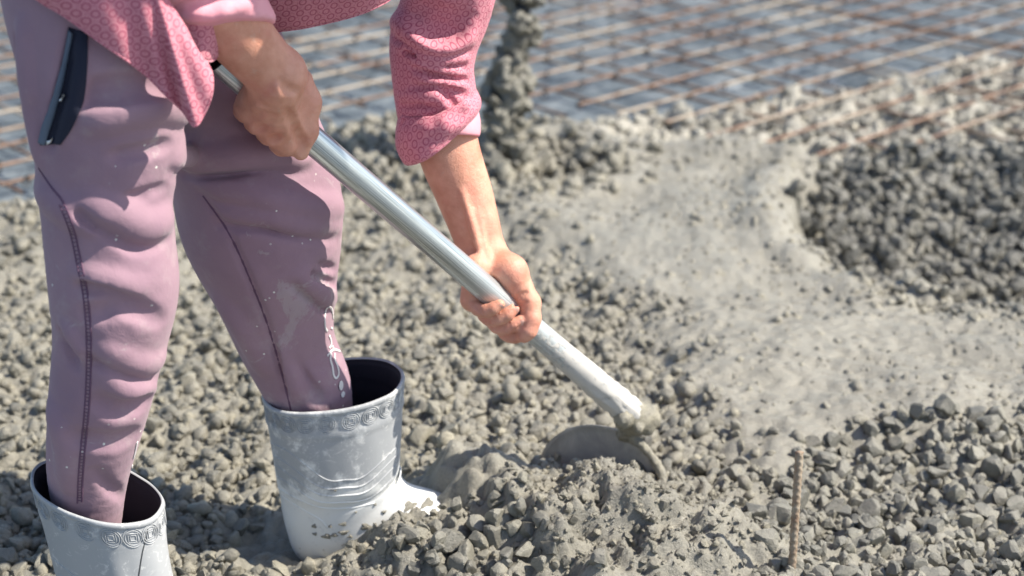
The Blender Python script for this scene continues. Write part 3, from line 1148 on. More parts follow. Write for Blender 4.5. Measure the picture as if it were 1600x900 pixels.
# blade: a shallow dish, its hollow side to the worker
bn = nrm([-0.52, -0.82, 0.25])
be1 = nrm(np.cross(bn, [0, 0, 1.0])); be1 = be1 if be1[0] > 0 else -be1
be2 = np.cross(be1, bn); be2 = be2 if be2[2] > 0 else -be2
BC = W(946, 756, 1.985)
nu, nr = 72, 20
th = np.linspace(0, 2 * np.pi, nu, endpoint=False)
def blade_side(off):
    V = []
    for q in np.linspace(0.02, 1, nr):
        x = 0.098 * q * np.cos(th)
        y = 0.088 * q * np.sin(th) * np.where(np.sin(th) > 0, 0.92, 1.15)
        dz = 0.011 * (q ** 2) + 0.004 * sstep(0.9, 1.0, q)
        V.append(BC + x[:, None] * be1 + y[:, None] * be2 + (dz + off) * bn)
    return np.vstack(V)
A, B = blade_side(0.0), blade_side(-0.0035)
F1 = grid_faces(nu, nr, True)
i = np.arange(nu); l = (nr - 1) * nu
rim = np.stack([l + i, l + (i + 1) % nu, l + (i + 1) % nu + len(A), l + i + len(A)], 1)
blade = obj('blade', mesh_np('blade', np.vstack([A, B]), np.vstack([F1, F1[:, ::-1] + len(A), rim])), M_BLADE, shovel)
# collar of caked cement joining pipe and blade
vol = Vol(np.minimum(SH1, BC) - 0.09, np.maximum(SH1, BC) + 0.09, 0.0026)
root_b = W(978, 676, 1.983)
vol.chain([SH1 - SHD * 0.02, SH1 + SHD * 0.012, root_b], [0.0165, 0.019, 0.013], 0.012)
vr = np.random.default_rng(4)
for _ in range(40):
    c = SH1 + SHD * vr.uniform(-0.02, 0.03) + vr.normal(size=3) * 0.008
    vol.cone(c, c, vr.uniform(0.006, 0.013), k=0.006)
for q in np.linspace(0.15, 1.25, 26):                 # cement caked along the lit rim
    c = BC + be1 * 0.096 * math.cos(q) + be2 * 0.081 * math.sin(q) + bn * 0.013
    vol.cone(c, c, vr.uniform(0.003, 0.0065), k=0.004)
V, Q = vol.mesh()
V = V + nrm([1, 1, 1]) * (0.0016 * fbm(V * 260, 6, 3))[:, None]
cm = mesh_np('caked_cement', V, Q)
set_attr(cm, 'tint', np.clip(0.75 + 0.4 * vnoise(V * 120, 3), 0, 1))
obj('caked_cement', cm, M_COATED, blade)

# ------------------------------------------------------------------ the worker
person = empty('person', (-0.33, 1.72, 0.0))
tag(person, 'worker in pink printed shirt, mauve trousers and white boots bending over a shovel', 'person')

def wp(px, py, half, y):
    p = W(px, py, y)
    return p, half * mpp(p)

# ---- trousers
tv = Vol((-0.62, 1.40, 0.08), (-0.10, 2.02, 0.97), 0.0030)
nl = [wp(118, -120, 128, 1.64), wp(140, 0, 130, 1.62), wp(160, 100, 124, 1.60), wp(170, 200, 116, 1.595), wp(166, 300, 101, 1.59),
      wp(172, 380, 99, 1.585), wp(178, 450, 98, 1.58), wp(172, 530, 86, 1.58), wp(155, 630, 76, 1.58), wp(138, 735, 62, 1.590), wp(140, 830, 46, 1.597)]
fl = [wp(240, -60, 125, 1.83), wp(305, 60, 124, 1.84), wp(355, 170, 122, 1.84), wp(396, 275, 126, 1.85), wp(408, 345, 124, 1.855),
      wp(428, 440, 96, 1.86), wp(447, 530, 74, 1.87), wp(482, 610, 66, 1.875), wp(494, 690, 52, 1.88)]
tv.limb([p for p, _ in nl], [r * 1.02 for _, r in nl])
fv = Vol((-0.62, 1.40, 0.08), (-0.10, 2.02, 0.97), 0.0030)
fv.limb([p for p, _ in fl], [r * 1.02 for _, r in fl])
tv.merge(fv, 0.012)
del fv
bt = [wp(110, -150, 130, 1.73), wp(180, -60, 120, 1.74)]
tv.cone(bt[0][0], bt[1][0], bt[0][1], bt[1][1], 0.03)
folds = [
    # near leg
    ([(56, 286), (99, 311), (144, 324), (197, 313), (256, 292)], 'v', 0.010, 0.007, 0.010),
    ([(60, 300), (100, 326), (140, 340), (180, 336)], 'r', 0.014, 0.007, 0.016),
    ([(131, 330), (173, 358), (214, 384), (256, 372)], 'v', 0.012, 0.008, 0.014),
    ([(140, 316), (190, 338), (235, 352), (262, 340)], 'r', 0.014, 0.005, 0.016),
    ([(122, 428), (160, 438), (218, 450)], 'r', 0.010, 0.007, 0.012),
    ([(128, 448), (177, 461), (224, 490)], 'v', 0.010, 0.007, 0.012),
    ([(140, 492), (197, 480), (250, 500)], 'v', 0.016, 0.006, 0.016),
    ([(102, 508), (117, 530), (133, 556)], 'r', 0.008, 0.008, 0.010),
    ([(96, 520), (108, 545), (120, 572)], 'v', 0.010, 0.007, 0.012),
    ([(146, 556), (181, 580), (214, 600), (248, 590)], 'v', 0.011, 0.009, 0.012),
    ([(155, 545), (195, 562), (235, 570), (258, 556)], 'r', 0.011, 0.006, 0.012),
    ([(165, 590), (200, 612), (238, 610)], 'r', 0.010, 0.005, 0.012),
    ([(150, 625), (190, 640), (228, 628)], 'v', 0.016, 0.006, 0.016),
    ([(80, 640), (100, 700), (108, 760)], 'r', 0.012, 0.004, 0.014),
    ([(150, 735), (170, 760), (192, 775)], 'v', 0.010, 0.005, 0.012),
    ([(120, 680), (170, 690), (208, 680)], 'v', 0.020, 0.004, 0.016),
    ([(150, 205), (199, 190), (249, 186), (300, 200)], 'v', 0.010, 0.009, 0.012),
    ([(140, 192), (199, 172), (260, 165), (300, 178)], 'r', 0.014, 0.006, 0.016),
    ([(178, 244), (225, 236), (262, 226)], 'v', 0.010, 0.006, 0.012),
    ([(110, 150), (170, 140), (240, 130)], 'v', 0.018, 0.005, 0.018),
    ([(36, 40), (45, 140), (62, 250)], 'r', 0.010, 0.006, 0.012),
    ([(28, 60), (36, 160), (54, 262)], 'v', 0.008, 0.006, 0.010),
    # far leg
    ([(316, 298), (381, 313), (434, 328), (487, 341), (538, 343)], 'v', 0.012, 0.011, 0.014),
    ([(322, 286), (381, 297), (440, 312), (495, 325), (532, 326)], 'r', 0.014, 0.009, 0.016),
    ([(343, 348), (411, 348), (464, 360), (536, 368)], 'v', 0.014, 0.008, 0.016),
    ([(350, 332), (420, 338), (470, 350), (530, 356)], 'r', 0.010, 0.006, 0.012),
    ([(462, 444), (494, 470), (512, 488)], 'v', 0.010, 0.008, 0.012),
    ([(470, 428), (500, 452), (522, 468)], 'r', 0.012, 0.007, 0.012),
    ([(487, 428), (510, 440), (532, 446)], 'v', 0.008, 0.006, 0.010),
    ([(500, 414), (518, 420), (534, 424)], 'v', 0.008, 0.006, 0.010),
    ([(266, 268), (348, 266), (424, 254), (480, 262)], 'v', 0.012, 0.009, 0.014),
    ([(280, 250), (350, 244), (420, 236), (478, 244)], 'r', 0.014, 0.007, 0.016),
    ([(372, 178), (420, 200), (470, 232)], 'v', 0.012, 0.006, 0.014),
    ([(448, 560), (475, 595), (498, 622)], 'v', 0.012, 0.006, 0.014),
    ([(432, 540), (452, 585), (466, 618)], 'r', 0.010, 0.005, 0.012),
    ([(345, 470), (380, 520), (410, 575)], 'r', 0.014, 0.004, 0.016),
    ([(317, 306), (359, 367), (396, 450), (423, 522), (449, 618)], 'v', 0.0045, 0.0045, 0.004),
    # pocket mouth
    ([(116, 48), (104, 110), (92, 170), (78, 226)], 'v', 0.012, 0.008, 0.010),
    ([(132, 60), (126, 120), (112, 175), (96, 226)], 'r', 0.007, 0.005, 0.006),
]
def tame(f):
    a, k_, r_, h_, b_ = f
    near_leg = max(x for x, _ in a) < 306 and min(y for _, y in a) > 250
    g = 0.62 if near_leg else 0.85
    return (a, k_, r_ * 0.9, h_ * 0.70 * g, b_ * 0.9) if k_ == 'r' else (a, k_, max(0.0045, r_ * 0.58), h_ * 1.05 * g, b_ * 0.55)
tv.fold([tame(f) for f in folds])
V, Q = tv.mesh()
V = relax(V, Q, 1)
V = V + nrm([0.3, -1, 0.3]) * (0.0019 * fbm(V * 15, 12, 4, 0.5))[:, None]
trousers = obj('trousers', mesh_np('trousers', V, Q), M_TROUSER, person)
TS = Surf(V, Q)

def ridge_part(name, surf, pts, r, m, parent, flat=0.5, lift=0.0004, step=4.0, seg=8):
    h = surf.line(pts, step, lift)
    if h is None: return None
    V, F = tube_vf(h[0], r, seg, flat, h[1])
    return obj(name, mesh_np(name, V, F), m, parent)

def stitches(name, surf, pts, gap, ln, r, m, parent, across=False, dpx=0.0):
    h = surf.line(pts, 1.5, 0.0006)
    P, N = h
    T = np.gradient(P, axis=0); T /= np.linalg.norm(T, axis=1)[:, None]
    S = np.cross(N, T)
    s = np.concatenate([[0], np.cumsum(np.linalg.norm(np.diff(P, axis=0), axis=1))])
    out = []
    for q in np.arange(gap / 2, s[-1], gap):
        p = np.array([np.interp(q, s, P[:, i]) for i in range(3)])
        i = int(np.argmin(np.abs(s - q)))
        d = S[i] if across else T[i]
        p = p + S[i] * dpx
        out.append(tube_vf(np.array([p - d * ln / 2, p, p + d * ln / 2]), r, 5, 0.6, np.repeat(N[i][None], 3, 0)))
    V, F = join_vf(out)
    o = obj(name, mesh_np(name, V, F), m, parent)
    o['kind'] = 'stuff'
    return o

SEAM = [(60, 262), (80, 292), (100, 318), (116, 360), (127, 410), (137, 460), (142, 520), (142, 580), (139, 640), (133, 700), (129, 750), (128, 784)]
ridge_part('seam', TS, SEAM, 0.0010, M_THREAD, trousers, 0.5)
ridge_part('seam', TS, [(x - 7, y + 2) for x, y in SEAM[2:]], 0.0008, M_THREAD, trousers, 0.5)
stitches('stitching', TS, [(x - 3.5, y + 1) for x, y in SEAM[2:]], 0.0042, 0.0040, 0.0004, M_THREAD, trousers, True)
ridge_part('seam', TS, [(317, 306), (359, 367), (396, 450), (423, 522), (449, 618), (455, 645)], 0.0014, M_THREAD, trousers, 0.4, -0.0002)

def patch(name, surf, left, right, m, parent, lift, nu=14, nv=40, bulge=0.0):
    A, B = catmull(left, nv), catmull(right, nv)
    V = []
    for a, b in zip(A, B):
        for q in np.linspace(0, 1, nu):
            c = a * (1 - q) + b * q
            h = surf.hit(*c)
            if h is None: return None
            V.append(h[0] + h[1] * (lift + bulge * math.sin(math.pi * q)))
    V = np.array(V)
    F = grid_faces(nu, nv)
    V = relax(V, F, 2, 0.4)
    o = obj(name, mesh_np(name, V, F[:, ::-1]), m, parent)
    md = o.modifiers.new('thick', 'SOLIDIFY')
    md.thickness, md.offset = 0.0012, 0
    return o
pocket = patch('pocket', TS, [(106, 40), (95, 100), (80, 160), (62, 228)], [(138, 50), (137, 105), (129, 165), (114, 200), (96, 226)], M_NAVY, trousers, 0.0012)
patch('zip_tape', TS, [(106, 44), (93, 100), (78, 160), (60, 222)], [(116, 50), (103, 106), (88, 165), (72, 228)], M_ZIP, pocket, 0.0026, 6, 40, 0.0014)
ridge_part('zip_pull', TS, [(92, 155), (98, 152), (107, 150)], 0.0014, M_METAL, pocket, 0.7, 0.005, 2)
patch('phone_edge', TS, [(73, 217), (75, 227)], [(90, 214), (86, 222)], M_METAL, pocket, 0.004, 5, 4)

# white lettering printed down the far shin, and what shows of it on the near leg
pr1 = [[(508, 512), (507, 498), (509, 484), (515, 479), (519, 486), (520, 498)], [(508, 512), (511, 518)], [(517, 512), (519, 514)],
       [(514, 524), (517, 532), (517, 540), (514, 544)], [(511, 556), (517, 549), (522, 546), (531, 549)], [(519, 540), (521, 547)],
       [(517, 552), (516, 562), (519, 572), (521, 586), (525, 591), (529, 584), (527, 572), (523, 562), (523, 552)]]
lp = []
for pts in pr1:
    h = TS.line(pts, 1.5, 0.0006)
    if h is not None: lp.append(tube_vf(h[0], 0.0015, 8, 0.35, h[1]))
for cx, cy, rx, ry in ((532, 602, 6, 8), (535, 616, 5, 5)):
    h = TS.hit(cx, cy)
    if h:
        e1 = nrm(np.cross(h[1], [0, 0, 1])); e2 = np.cross(h[1], e1)
        a = np.linspace(0, 2 * np.pi, 20, endpoint=False)
        k = mpp(h[0])
        C = h[0] + h[1] * 0.0012 + (np.cos(a)[:, None] * e1 * rx + np.sin(a)[:, None] * e2 * ry) * k
        lp.append((np.vstack([C, h[0] + h[1] * 0.0018]), np.stack([np.arange(20), (np.arange(20) + 1) % 20, np.full(20, 20)], 1)))
V, F = join_vf(lp)
tag(obj('print', mesh_np('print', V, F), M_WHITE, trousers), 'white lettering printed down the shin')
lp = []
for pts in ([(214, 690), (211, 705), (208, 716)], [(214, 722), (208, 724), (205, 732), (211, 738)], [(212, 742), (207, 748), (203, 758), (199, 768)]):
    h = TS.line(pts, 1.5, 0.0006)
    if h is not None: lp.append(tube_vf(h[0], 0.0013, 8, 0.35, h[1]))
if lp:
    V, F = join_vf(lp)
    obj('print', mesh_np('print', V, F), M_WHITE, trousers)

# ---- body: arms, hands, neck and head in one surface
AX = lambda px: (px - 341) / (986 - 341)
def on_shaft(px):
    """shaft axis point seen at that column"""
    d0 = (SH0 - CO); d1 = (SH1 - CO)
    # solve x/axial = (px-800)/FPX along the line
    k = (px - 800) / FPX
    f = lambda t: (SH0 + (SH1 - SH0) * t - CO)
    a0, a1 = f(0)[0] - k * (f(0) @ CF), f(1)[0] - k * (f(1) @ CF)
    return SH0 + (SH1 - SH0) * (a0 / (a0 - a1))
def shaft_frame(p):
    V = nrm(CO - p); V = nrm(V - SHD * (V @ SHD))       # towards the viewer
    N = np.cross(V, SHD)                                # across
    N = N if N[2] < 0 else -N                           # lower side
    return SHD, N, V

# far (left) hand, palm behind the pipe, fingers closing in front
C1 = on_shaft(775)
S, N, Vw = shaft_frame(C1)
def L(s, n, v): return C1 + S * s + N * n + Vw * v      # along, across (down), towards viewer
k1 = mpp(C1)
lo, hi = C1 - [0.20, 0.13, 0.12], C1 + [0.11, 0.17, 0.36]
arm = Vol(lo, hi, 0.0019)
wr = W(752, 392, 1.915)
fa = [W(684, 150, 1.955), W(701, 235, 1.945), W(724, 300, 1.935), W(742, 355, 1.922), wr]
arm.limb(fa, [0.040, 0.0385, 0.0355, 0.0315, 0.0285], sq=(nrm([0.35, 1, 0.2]), 1.10))
RF = 0.0088
mcp = [L(-0.006, 0.020, -0.024), L(0.0115, 0.014, -0.028), L(0.029, 0.008, -0.029), L(0.046, 0.002, -0.028)]
for q, r1 in zip(mcp, (0.0125, 0.0130, 0.0135, 0.0135)):
    arm.cone(wr + SHD * 0.004 - Vw * 0.006, q, 0.021, r1, 0.012)
arm.cone(L(-0.035, -0.012, -0.022), L(-0.012, 0.020, -0.018), 0.017, 0.014, 0.012)      # heel of the hand
thb = L(-0.004, -0.035, -0.006)
arm.cone(wr + S * 0.004, thb, 0.021, 0.0190, 0.014)
arm.cone(thb, L(0.018, -0.027, 0.004), 0.0185, 0.0150, 0.012)                           # ball of the thumb
arm.cone(L(0.008, -0.028, -0.016), L(0.032, -0.014, -0.024), 0.016, 0.0145, 0.014)
arm.cone(L(0.018, -0.026, -0.006), L(0.046, -0.004, -0.026), 0.0145, 0.013, 0.010)
# tendons and veins of the wrist
for a_, b_ in (((735, 330), (752, 398)), ((748, 335), (763, 402)), ((722, 300), (744, 380))):
    pa, pb = arm.hit(*a_), arm.hit(*b_)
    if pa and pb: arm.chain([pa[0] - pa[1] * 0.0022, pb[0] - pb[1] * 0.0020], [0.0036, 0.0036], 0.006)
fingers = [(-0.0145, 0.0, 0.0078), (0.0045, 0.3, 0.0084), (0.0240, 0.6, 0.0086), (0.0430, 0.9, 0.0084)]
nails = []
for i, (s0, tw, rf) in enumerate(fingers):
    Rr = RS + rf * 0.98
    pts, rad = [mcp[i]], [0.0115]
    end = (8, -8, 4, 16)[i]
    for ph in np.linspace(170, end, 9):
        a_ = R(ph)
        sl = s0 + 0.016 * (1 - ph / 180) * 0.55
        kn = 1.0 + 0.07 * math.exp(-((ph - 120) / 14) ** 2) + 0.05 * math.exp(-((ph - 52) / 12) ** 2)
        pts.append(L(sl, Rr * math.sin(a_) * 1.06, Rr * math.cos(a_)))
        rad.append(rf * (0.92 + 0.16 * ph / 180) * kn)
    rad[-1] *= 0.90
    fg = Vol(lo, hi, 0.0019)
    fg.chain(pts, rad, 0.0035)
    arm.merge(fg, 0.0008)
    # nail bed on the outside of the last joint
    a_ = R(end + 6)
    tip, prv = pts[-1], pts[-3]
    out = nrm(N * math.sin(a_) + Vw * math.cos(a_) * 1.0)
    nails.append((tip, nrm(tip - prv), out, rad[-1]))
# furrows between the fingers
for i in range(3):
    s0 = (fingers[i][0] + fingers[i + 1][0]) / 2
    rf = (fingers[i][2] + fingers[i + 1][2]) / 2
    q_ = []
    for ph in np.linspace(125, -6, 12):
        a_ = R(ph)
        rr_ = RS + rf * 1.85
        q_.append(L(s0 + 0.0088 * (1 - ph / 180), rr_ * math.sin(a_) * 1.06, rr_ * math.cos(a_)))
    arm.chain(q_, [0.0036] * 12, 0.0015, 's')
# thumb over the front, pressing on the index finger
th_p = [L(0.016, -0.028, 0.004), L(0.032, -0.0215, 0.0160), L(0.0420, -0.008, 0.0262), L(0.0470, 0.005, 0.0280), L(0.0490, 0.013, 0.0275)]
fg = Vol(lo, hi, 0.0019)
fg.chain(th_p, [0.0150, 0.0128, 0.0112, 0.0110, 0.0088], 0.006)
arm.merge(fg, 0.0025)
for pts, r_, h_ in (([(806, 470), (814, 462), (822, 457)], 0.0026, 0.0016), ([(804, 478), (813, 476), (823, 472)], 0.0022, 0.0012), ([(800, 520), (808, 514), (818, 508)], 0.0022, 0.0012),
                    ([(742, 478), (750, 486)], 0.0022, 0.0012), ([(763, 505), (769, 513)], 0.002, 0.001)):
    arm.fold([(pts, 'v', r_, h_, 0.0025)])
Va, Qa = arm.mesh()
Va = relax(Va, Qa, 1)

# near (right) hand, its back to the viewer
C2 = on_shaft(432)
S2, N2, V2 = shaft_frame(C2)
def K(s, n, v): return C2 + S2 * s + N2 * n + V2 * v
k2 = mpp(C2)
lo2, hi2 = C2 - [0.24, 0.16, 0.11], C2 + [0.10, 0.10, 0.26]
ar2 = Vol(lo2, hi2, 0.0019)
wr2 = W(432, 118, 1.665)
fb = [W(262, -70, 1.590), W(320, -10, 1.610), W(362, 40, 1.630), W(396, 80, 1.648), wr2]
ar2.limb(fb, [0.040, 0.0375, 0.0345, 0.0315, 0.0290])
def kp(px, py, v):
    """point at that column/row on the plane v in front of the pipe axis"""
    d = ray(px, py)
    t_ = ((C2 + V2 * v - CO) @ V2) / (d @ V2)
    return CO + d * t_
kn2 = [kp(388, 168, 0.020), kp(404, 190, 0.026), kp(424, 208, 0.028), kp(447, 222, 0.026)]
for q, r1 in zip(kn2, (0.0115, 0.0125, 0.0130, 0.0130)):
    ar2.cone(wr2, q, 0.0245, r1, 0.012)
ar2.cone(kp(405, 130, 0.012), kp(385, 165, 0.010), 0.017, 0.012, 0.012)
tb2 = [kp(462, 132, 0.010), kp(478, 160, 0.016), kp(479, 205, 0.022), kp(470, 238, 0.022)]
ar2.chain(tb2, [0.0200, 0.0150, 0.0112, 0.0088], 0.010)
ar2.cone(kp(455, 150, 0.024), kp(462, 195, 0.026), 0.014, 0.010, 0.012)
for i, (s0, rf) in enumerate(((-0.026, 0.0085), (-0.008, 0.0095), (0.011, 0.0098), (0.031, 0.0098))):
    Rr = RS + rf
    pts, rad = [kn2[i]], [0.0120]
    for ph in np.linspace(55, 215, 8):
        a_ = R(ph)
        pts.append(K(s0, Rr * math.sin(a_) * 1.10, Rr * math.cos(a_)))
        rad.append(rf * (1.08 - 0.2 * ph / 215))
    fg = Vol(lo2, hi2, 0.0019)
    fg.chain(pts, rad, 0.004)
    ar2.merge(fg, 0.004)
for q in kn2:
    h = q + V2 * 0.008 + N2 * 0.002
    ar2.cone(h, h, 0.0072, k=0.008)
st2 = []
for q in ((396, 172), (412, 190), (432, 204), (452, 214)):
    st2.append(([(436, 138), ((436 + q[0]) / 2, (138 + q[1]) / 2), q], 'r', 0.0034, 0.0012, 0.006))
st2 += [([(452, 150), (462, 185), (478, 222)], 'r', 0.0040, 0.0020, 0.006), ([(448, 170), (462, 205), (470, 226)], 'v', 0.0050, 0.0020, 0.006),
        ([(440, 128), (452, 140), (466, 142)], 'v', 0.0040, 0.0016, 0.005), ([(400, 205), (412, 196)], 'v', 0.004, 0.002, 0.005), ([(424, 222), (434, 212)], 'v', 0.004, 0.002, 0.005),
        ([(458, 178), (464, 172), (470, 173)], 'v', 0.0020, 0.001, 0.002), ([(440, 156), (455, 166), (462, 176)], 'r', 0.002, 0.001, 0.004)]
ar2.fold(st2)
Vb, Qb = ar2.mesh()
Vb = relax(Vb, Qb, 1)

# trunk, upper arms, neck and head above the picture
HIPC, SHO = np.array([-0.36, 1.71, 0.86]), np.array([-0.07, 1.71, 1.03])
ELN, ELF = fb[0] + nrm(fb[0] - fb[2]) * 0.10, W(680, 75, 1.955)
SHN, SHF = np.array([-0.13, 1.57, 1.05]), W(765, -330, 1.95)
HEADC = np.array([0.12, 1.70, 1.08])
tb = Vol((-0.60, 1.38, 0.55), (0.42, 2.15, 1.32), 0.010)
tb.chain([HIPC, (HIPC + SHO) / 2, SHO], [0.12, 0.118, 0.12], 0.05, sq=(nrm([0.4, 0, -0.9]), 1.15))
tb.cone(SHN, SHF, 0.062, 0.062, 0.05)
tb.chain([SHN, ELN, fb[0]], [0.055, 0.044, 0.040], 0.02)
tb.chain([SHF, ELF, fa[0]], [0.046, 0.028, 0.030], 0.02)
tb.chain([SHO, HEADC + [-0.06, 0, -0.01]], [0.07, 0.056], 0.03)
hd = nrm([0.75, 0.05, -0.66])                      # where the face looks
tb.cone(HEADC, HEADC + [0.02, 0, 0.03], 0.082, 0.088, 0.02)
tb.cone(HEADC + hd * 0.03 + [0.03, 0, -0.06], HEADC + hd * 0.045 + [0.06, 0, -0.06], 0.050, 0.040, 0.03)
fx_ = HEADC + hd * 0.095
tb.cone(fx_ + [0.0, 0, 0.0], fx_ + [0.022, 0, -0.026], 0.010, 0.013, 0.012)              # nose
for sy in (-1, 1):
    tb.cone(HEADC + [0, sy * 0.082, 0], HEADC + [0.01, sy * 0.09, 0.02], 0.016, 0.018, 0.008)   # ears
    tb.cone(HEADC + hd * 0.088 + [0.0, sy * 0.032, 0.022], HEADC + hd * 0.088 + [0.0, sy * 0.034, 0.022], 0.012, op='s', k=0.012)
Vt, Qt = tb.mesh()
Vj, Fj = join_vf([(Va, Qa), (Vb, Qb), (Vt, Qt)])
body = obj('body', mesh_np('body', Vj, Fj), M_SKIN, person)
hv = Vol(HEADC - 0.16, HEADC + 0.16, 0.008)
hv.cone(HEADC + [-0.03, 0, 0.02], HEADC + [0.0, 0, 0.045], 0.090, 0.084, 0.02)
V, Q = hv.mesh()
V = V + (V - HEADC) * (0.05 * fbm(V * 60, 2, 3))[:, None]
obj('hair', mesh_np('hair', V, Q), M_HAIR, person)
# finger nails of the near fingertips
for tip, d, out, r_ in nails[:3]:
    e = nrm(np.cross(d, out))
    o_ = nrm(np.cross(e, d)); o_ = o_ if o_ @ out > 0 else -o_
    u, v = np.meshgrid(np.linspace(-1, 1, 9), np.linspace(0, 1, 8))
    w_ = 0.62 * r_ * (1 - 0.35 * np.abs(v - 0.45) ** 2 * 3)
    Pn = tip + d * ((v - 0.5) * r_ * 1.15 + r_ * 0.15)[..., None] + e * (u * w_)[..., None] + o_ * (r_ * (0.955 - 0.24 * u * u * 0.8 - 0.10 * (v - 0.3) ** 2 * 2))[..., None]
    nm = obj('finger_nail', mesh_np('finger_nail', Pn.reshape(-1, 3), grid_faces(9, 8)), M_NAIL, person)

# ---- shirt
sv = Vol((-0.66, 1.36, 0.62), (0.30, 2.16, 1.32), 0.009)
sv.chain([HIPC + [0.02, 0, 0.02], (HIPC + SHO) / 2, SHO], [0.145, 0.142, 0.138], 0.05, sq=(nrm([0.4, 0, -0.9]), 1.12))
sv.cone(SHN, SHF, 0.075, 0.075, 0.05)
V, Q = sv.mesh()
V = V + nrm([0.2, -0.6, -0.5]) * (0.012 * fbm(V * 9, 12, 3))[:, None]
me = mesh_np('shirt', V, Q)
set_uv(me, V[:, [0, 2]] + V[:, [1]] * 0.6)
shirt = obj('shirt', me, M_SHIRT, person)

def sleeve(name, path, rad, h, folds, y_ref, m, cut_n=None):
    P = np.array(path)
    v = Vol(P.min(0) - max(rad) - 0.03, P.max(0) + max(rad) + 0.03, h)
    v.limb(path, [q * 1.04 for q in rad])
    v.cut(P[-1], nrm(P[-1] - P[-2]) if cut_n is None else nrm(cut_n))
    v.fold([(f[0], f[1], f[2], f[3] * 1.35, f[4]) for f in folds])
    V, Q = v.mesh()
    V = relax(V, Q, 1)
    V = V + nrm([0.3, -1, 0.2]) * (0.0016 * fbm(V * 45, 3, 3))[:, None]
    me = mesh_np(name, V, Q)
    # cloth coordinates: round the limb and along it
    Lc = catmull(path, 80)
    T, Nn, B = frames(Lc)
    s = np.concatenate([[0], np.cumsum(np.linalg.norm(np.diff(Lc, axis=0), axis=1))])
    i = np.argmin(((V[:, None, :] - Lc[None]) ** 2).sum(-1), axis=1)
    dlt = V - Lc[i]
    ang = np.arctan2((dlt * np.array([0, 0, 1])).sum(1) * 0 + (dlt * np.cross(T[i], [0, 1.0, 0])).sum(1), -(dlt[:, 1]))
    set_uv(me, np.stack([ang * np.mean(rad), s[i] + (dlt * T[i]).sum(1)], -1))
    return obj(name, me, m, shirt), V, Q

fsl = [W(760, -310, 1.95), W(722, -140, 1.955), W(699, 0, 1.955), W(679, 60, 1.955), W(676, 110, 1.952), W(682, 160, 1.950), W(687, 190, 1.948)]
ffold = [([(612, 48), (642, 64), (677, 82), (728, 78)], 'v', 0.008, 0.008, 0.008),
         ([(615, 34), (650, 52), (685, 68), (732, 62)], 'r', 0.010, 0.006, 0.012),
         ([(622, 74), (650, 86), (690, 96), (728, 92)], 'r', 0.005, 0.004, 0.005),
         ([(634, 82), (660, 93), (690, 104), (724, 104)], 'v', 0.004, 0.004, 0.004),
         ([(640, 92), (680, 108), (726, 116)], 'r', 0.005, 0.0035, 0.005),
         ([(650, 108), (690, 120), (728, 126)], 'v', 0.004, 0.0035, 0.004),
         ([(650, 122), (690, 130), (730, 136)], 'r', 0.004, 0.003, 0.005),
         ([(645, 137), (690, 137), (725, 148)], 'v', 0.004, 0.003, 0.004),
         ([(688, 142), (700, 152), (708, 164)], 'v', 0.005, 0.004, 0.005),
         ([(676, 148), (690, 160), (698, 172)], 'r', 0.005, 0.003, 0.005),
         ([(630, 166), (652, 160), (676, 164)], 'v', 0.005, 0.004, 0.005),
         ([(628, 152), (655, 150), (680, 156)], 'r', 0.006, 0.003, 0.006),
         ([(660, 20), (690, 40), (720, 30)], 'v', 0.016, 0.005, 0.016)]
so, Vs_, Qs_ = sleeve('sleeve', fsl, [0.066, 0.062, 0.0525, 0.0510, 0.0475, 0.0475, 0.0465], 0.0024, ffold, 1.95, M_SHIRT)

def loft(name, rings, m, parent, thick=0.0025, uvs=None, closed=True):
    nv, nu = len(rings), len(rings[0])
    V = np.vstack(rings)
    me = mesh_np(name, V, grid_faces(nu, nv, closed))
    if uvs is not None: set_uv(me, uvs)
    o = obj(name, me, m, parent)
    md = o.modifiers.new('thick', 'SOLIDIFY')
    md.thickness, md.offset = thick, 0
    return o

# rolled-up cuff of the far sleeve: drooping on the left, turned up on the right
def ring_px(pts3, n=72):
    P = np.array(pts3)
    Q = np.vstack([P, P[:1]])
    c = catmull(np.vstack([P[-1:], Q, P[1:2]]), 400)
    # keep the closed middle part
    a = int(400 * 1 / (len(P) + 2)); b = int(400 * (len(P) + 1) / (len(P) + 2))
    return np.array([c[int(i)] for i in np.linspace(a, b, n, endpoint=False)])
def cring(lft, frt, rgt, bck):
    """ring through a left, front, right and back point with rounded quarters"""
    lft, frt, rgt, bck = map(np.asarray, (lft, frt, rgt, bck))
    c = (lft + rgt + frt + bck) / 4
    out = []
    for i in range(72):
        a_ = 2 * math.pi * i / 72
        s_, c_ = math.sin(a_), math.cos(a_)
        lr = rgt if c_ > 0 else lft
        fb_ = frt if s_ > 0 else bck
        out.append(c + (lr - c) * abs(c_) + (fb_ - c) * abs(s_))
    return np.array(out)
c_rings = [cring(W(628, 172, 1.95), W(678, 182, 1.893), W(741, 138, 1.95), W(690, 160, 2.005)),
           cring(W(622, 196, 1.95), W(676, 200, 1.882), W(746, 148, 1.95), W(690, 172, 2.010)),
           cring(W(621, 222, 1.948), W(677, 226, 1.880), W(749, 158, 1.948), W(690, 185, 2.010)),
           cring(W(632, 246, 1.945), W(678, 238, 1.884), W(748, 168, 1.948), W(690, 195, 2.006)),
           cring(W(640, 250, 1.945), W(682, 236, 1.892), W(744, 172, 1.948), W(692, 200, 2.000))]
c_s = catmull(np.array([r.ravel() for r in c_rings]), 22).reshape(22, 72, 3)
c_s = [r + nrm([0.2, -1, 0.2]) * (0.0060 * fbm(r * 42, 8, 3))[:, None] for r in c_s]
ua = np.tile(np.arange(72) / 72 * 0.30, 22)
va = np.repeat(np.linspace(0, 0.065, 22), 72)
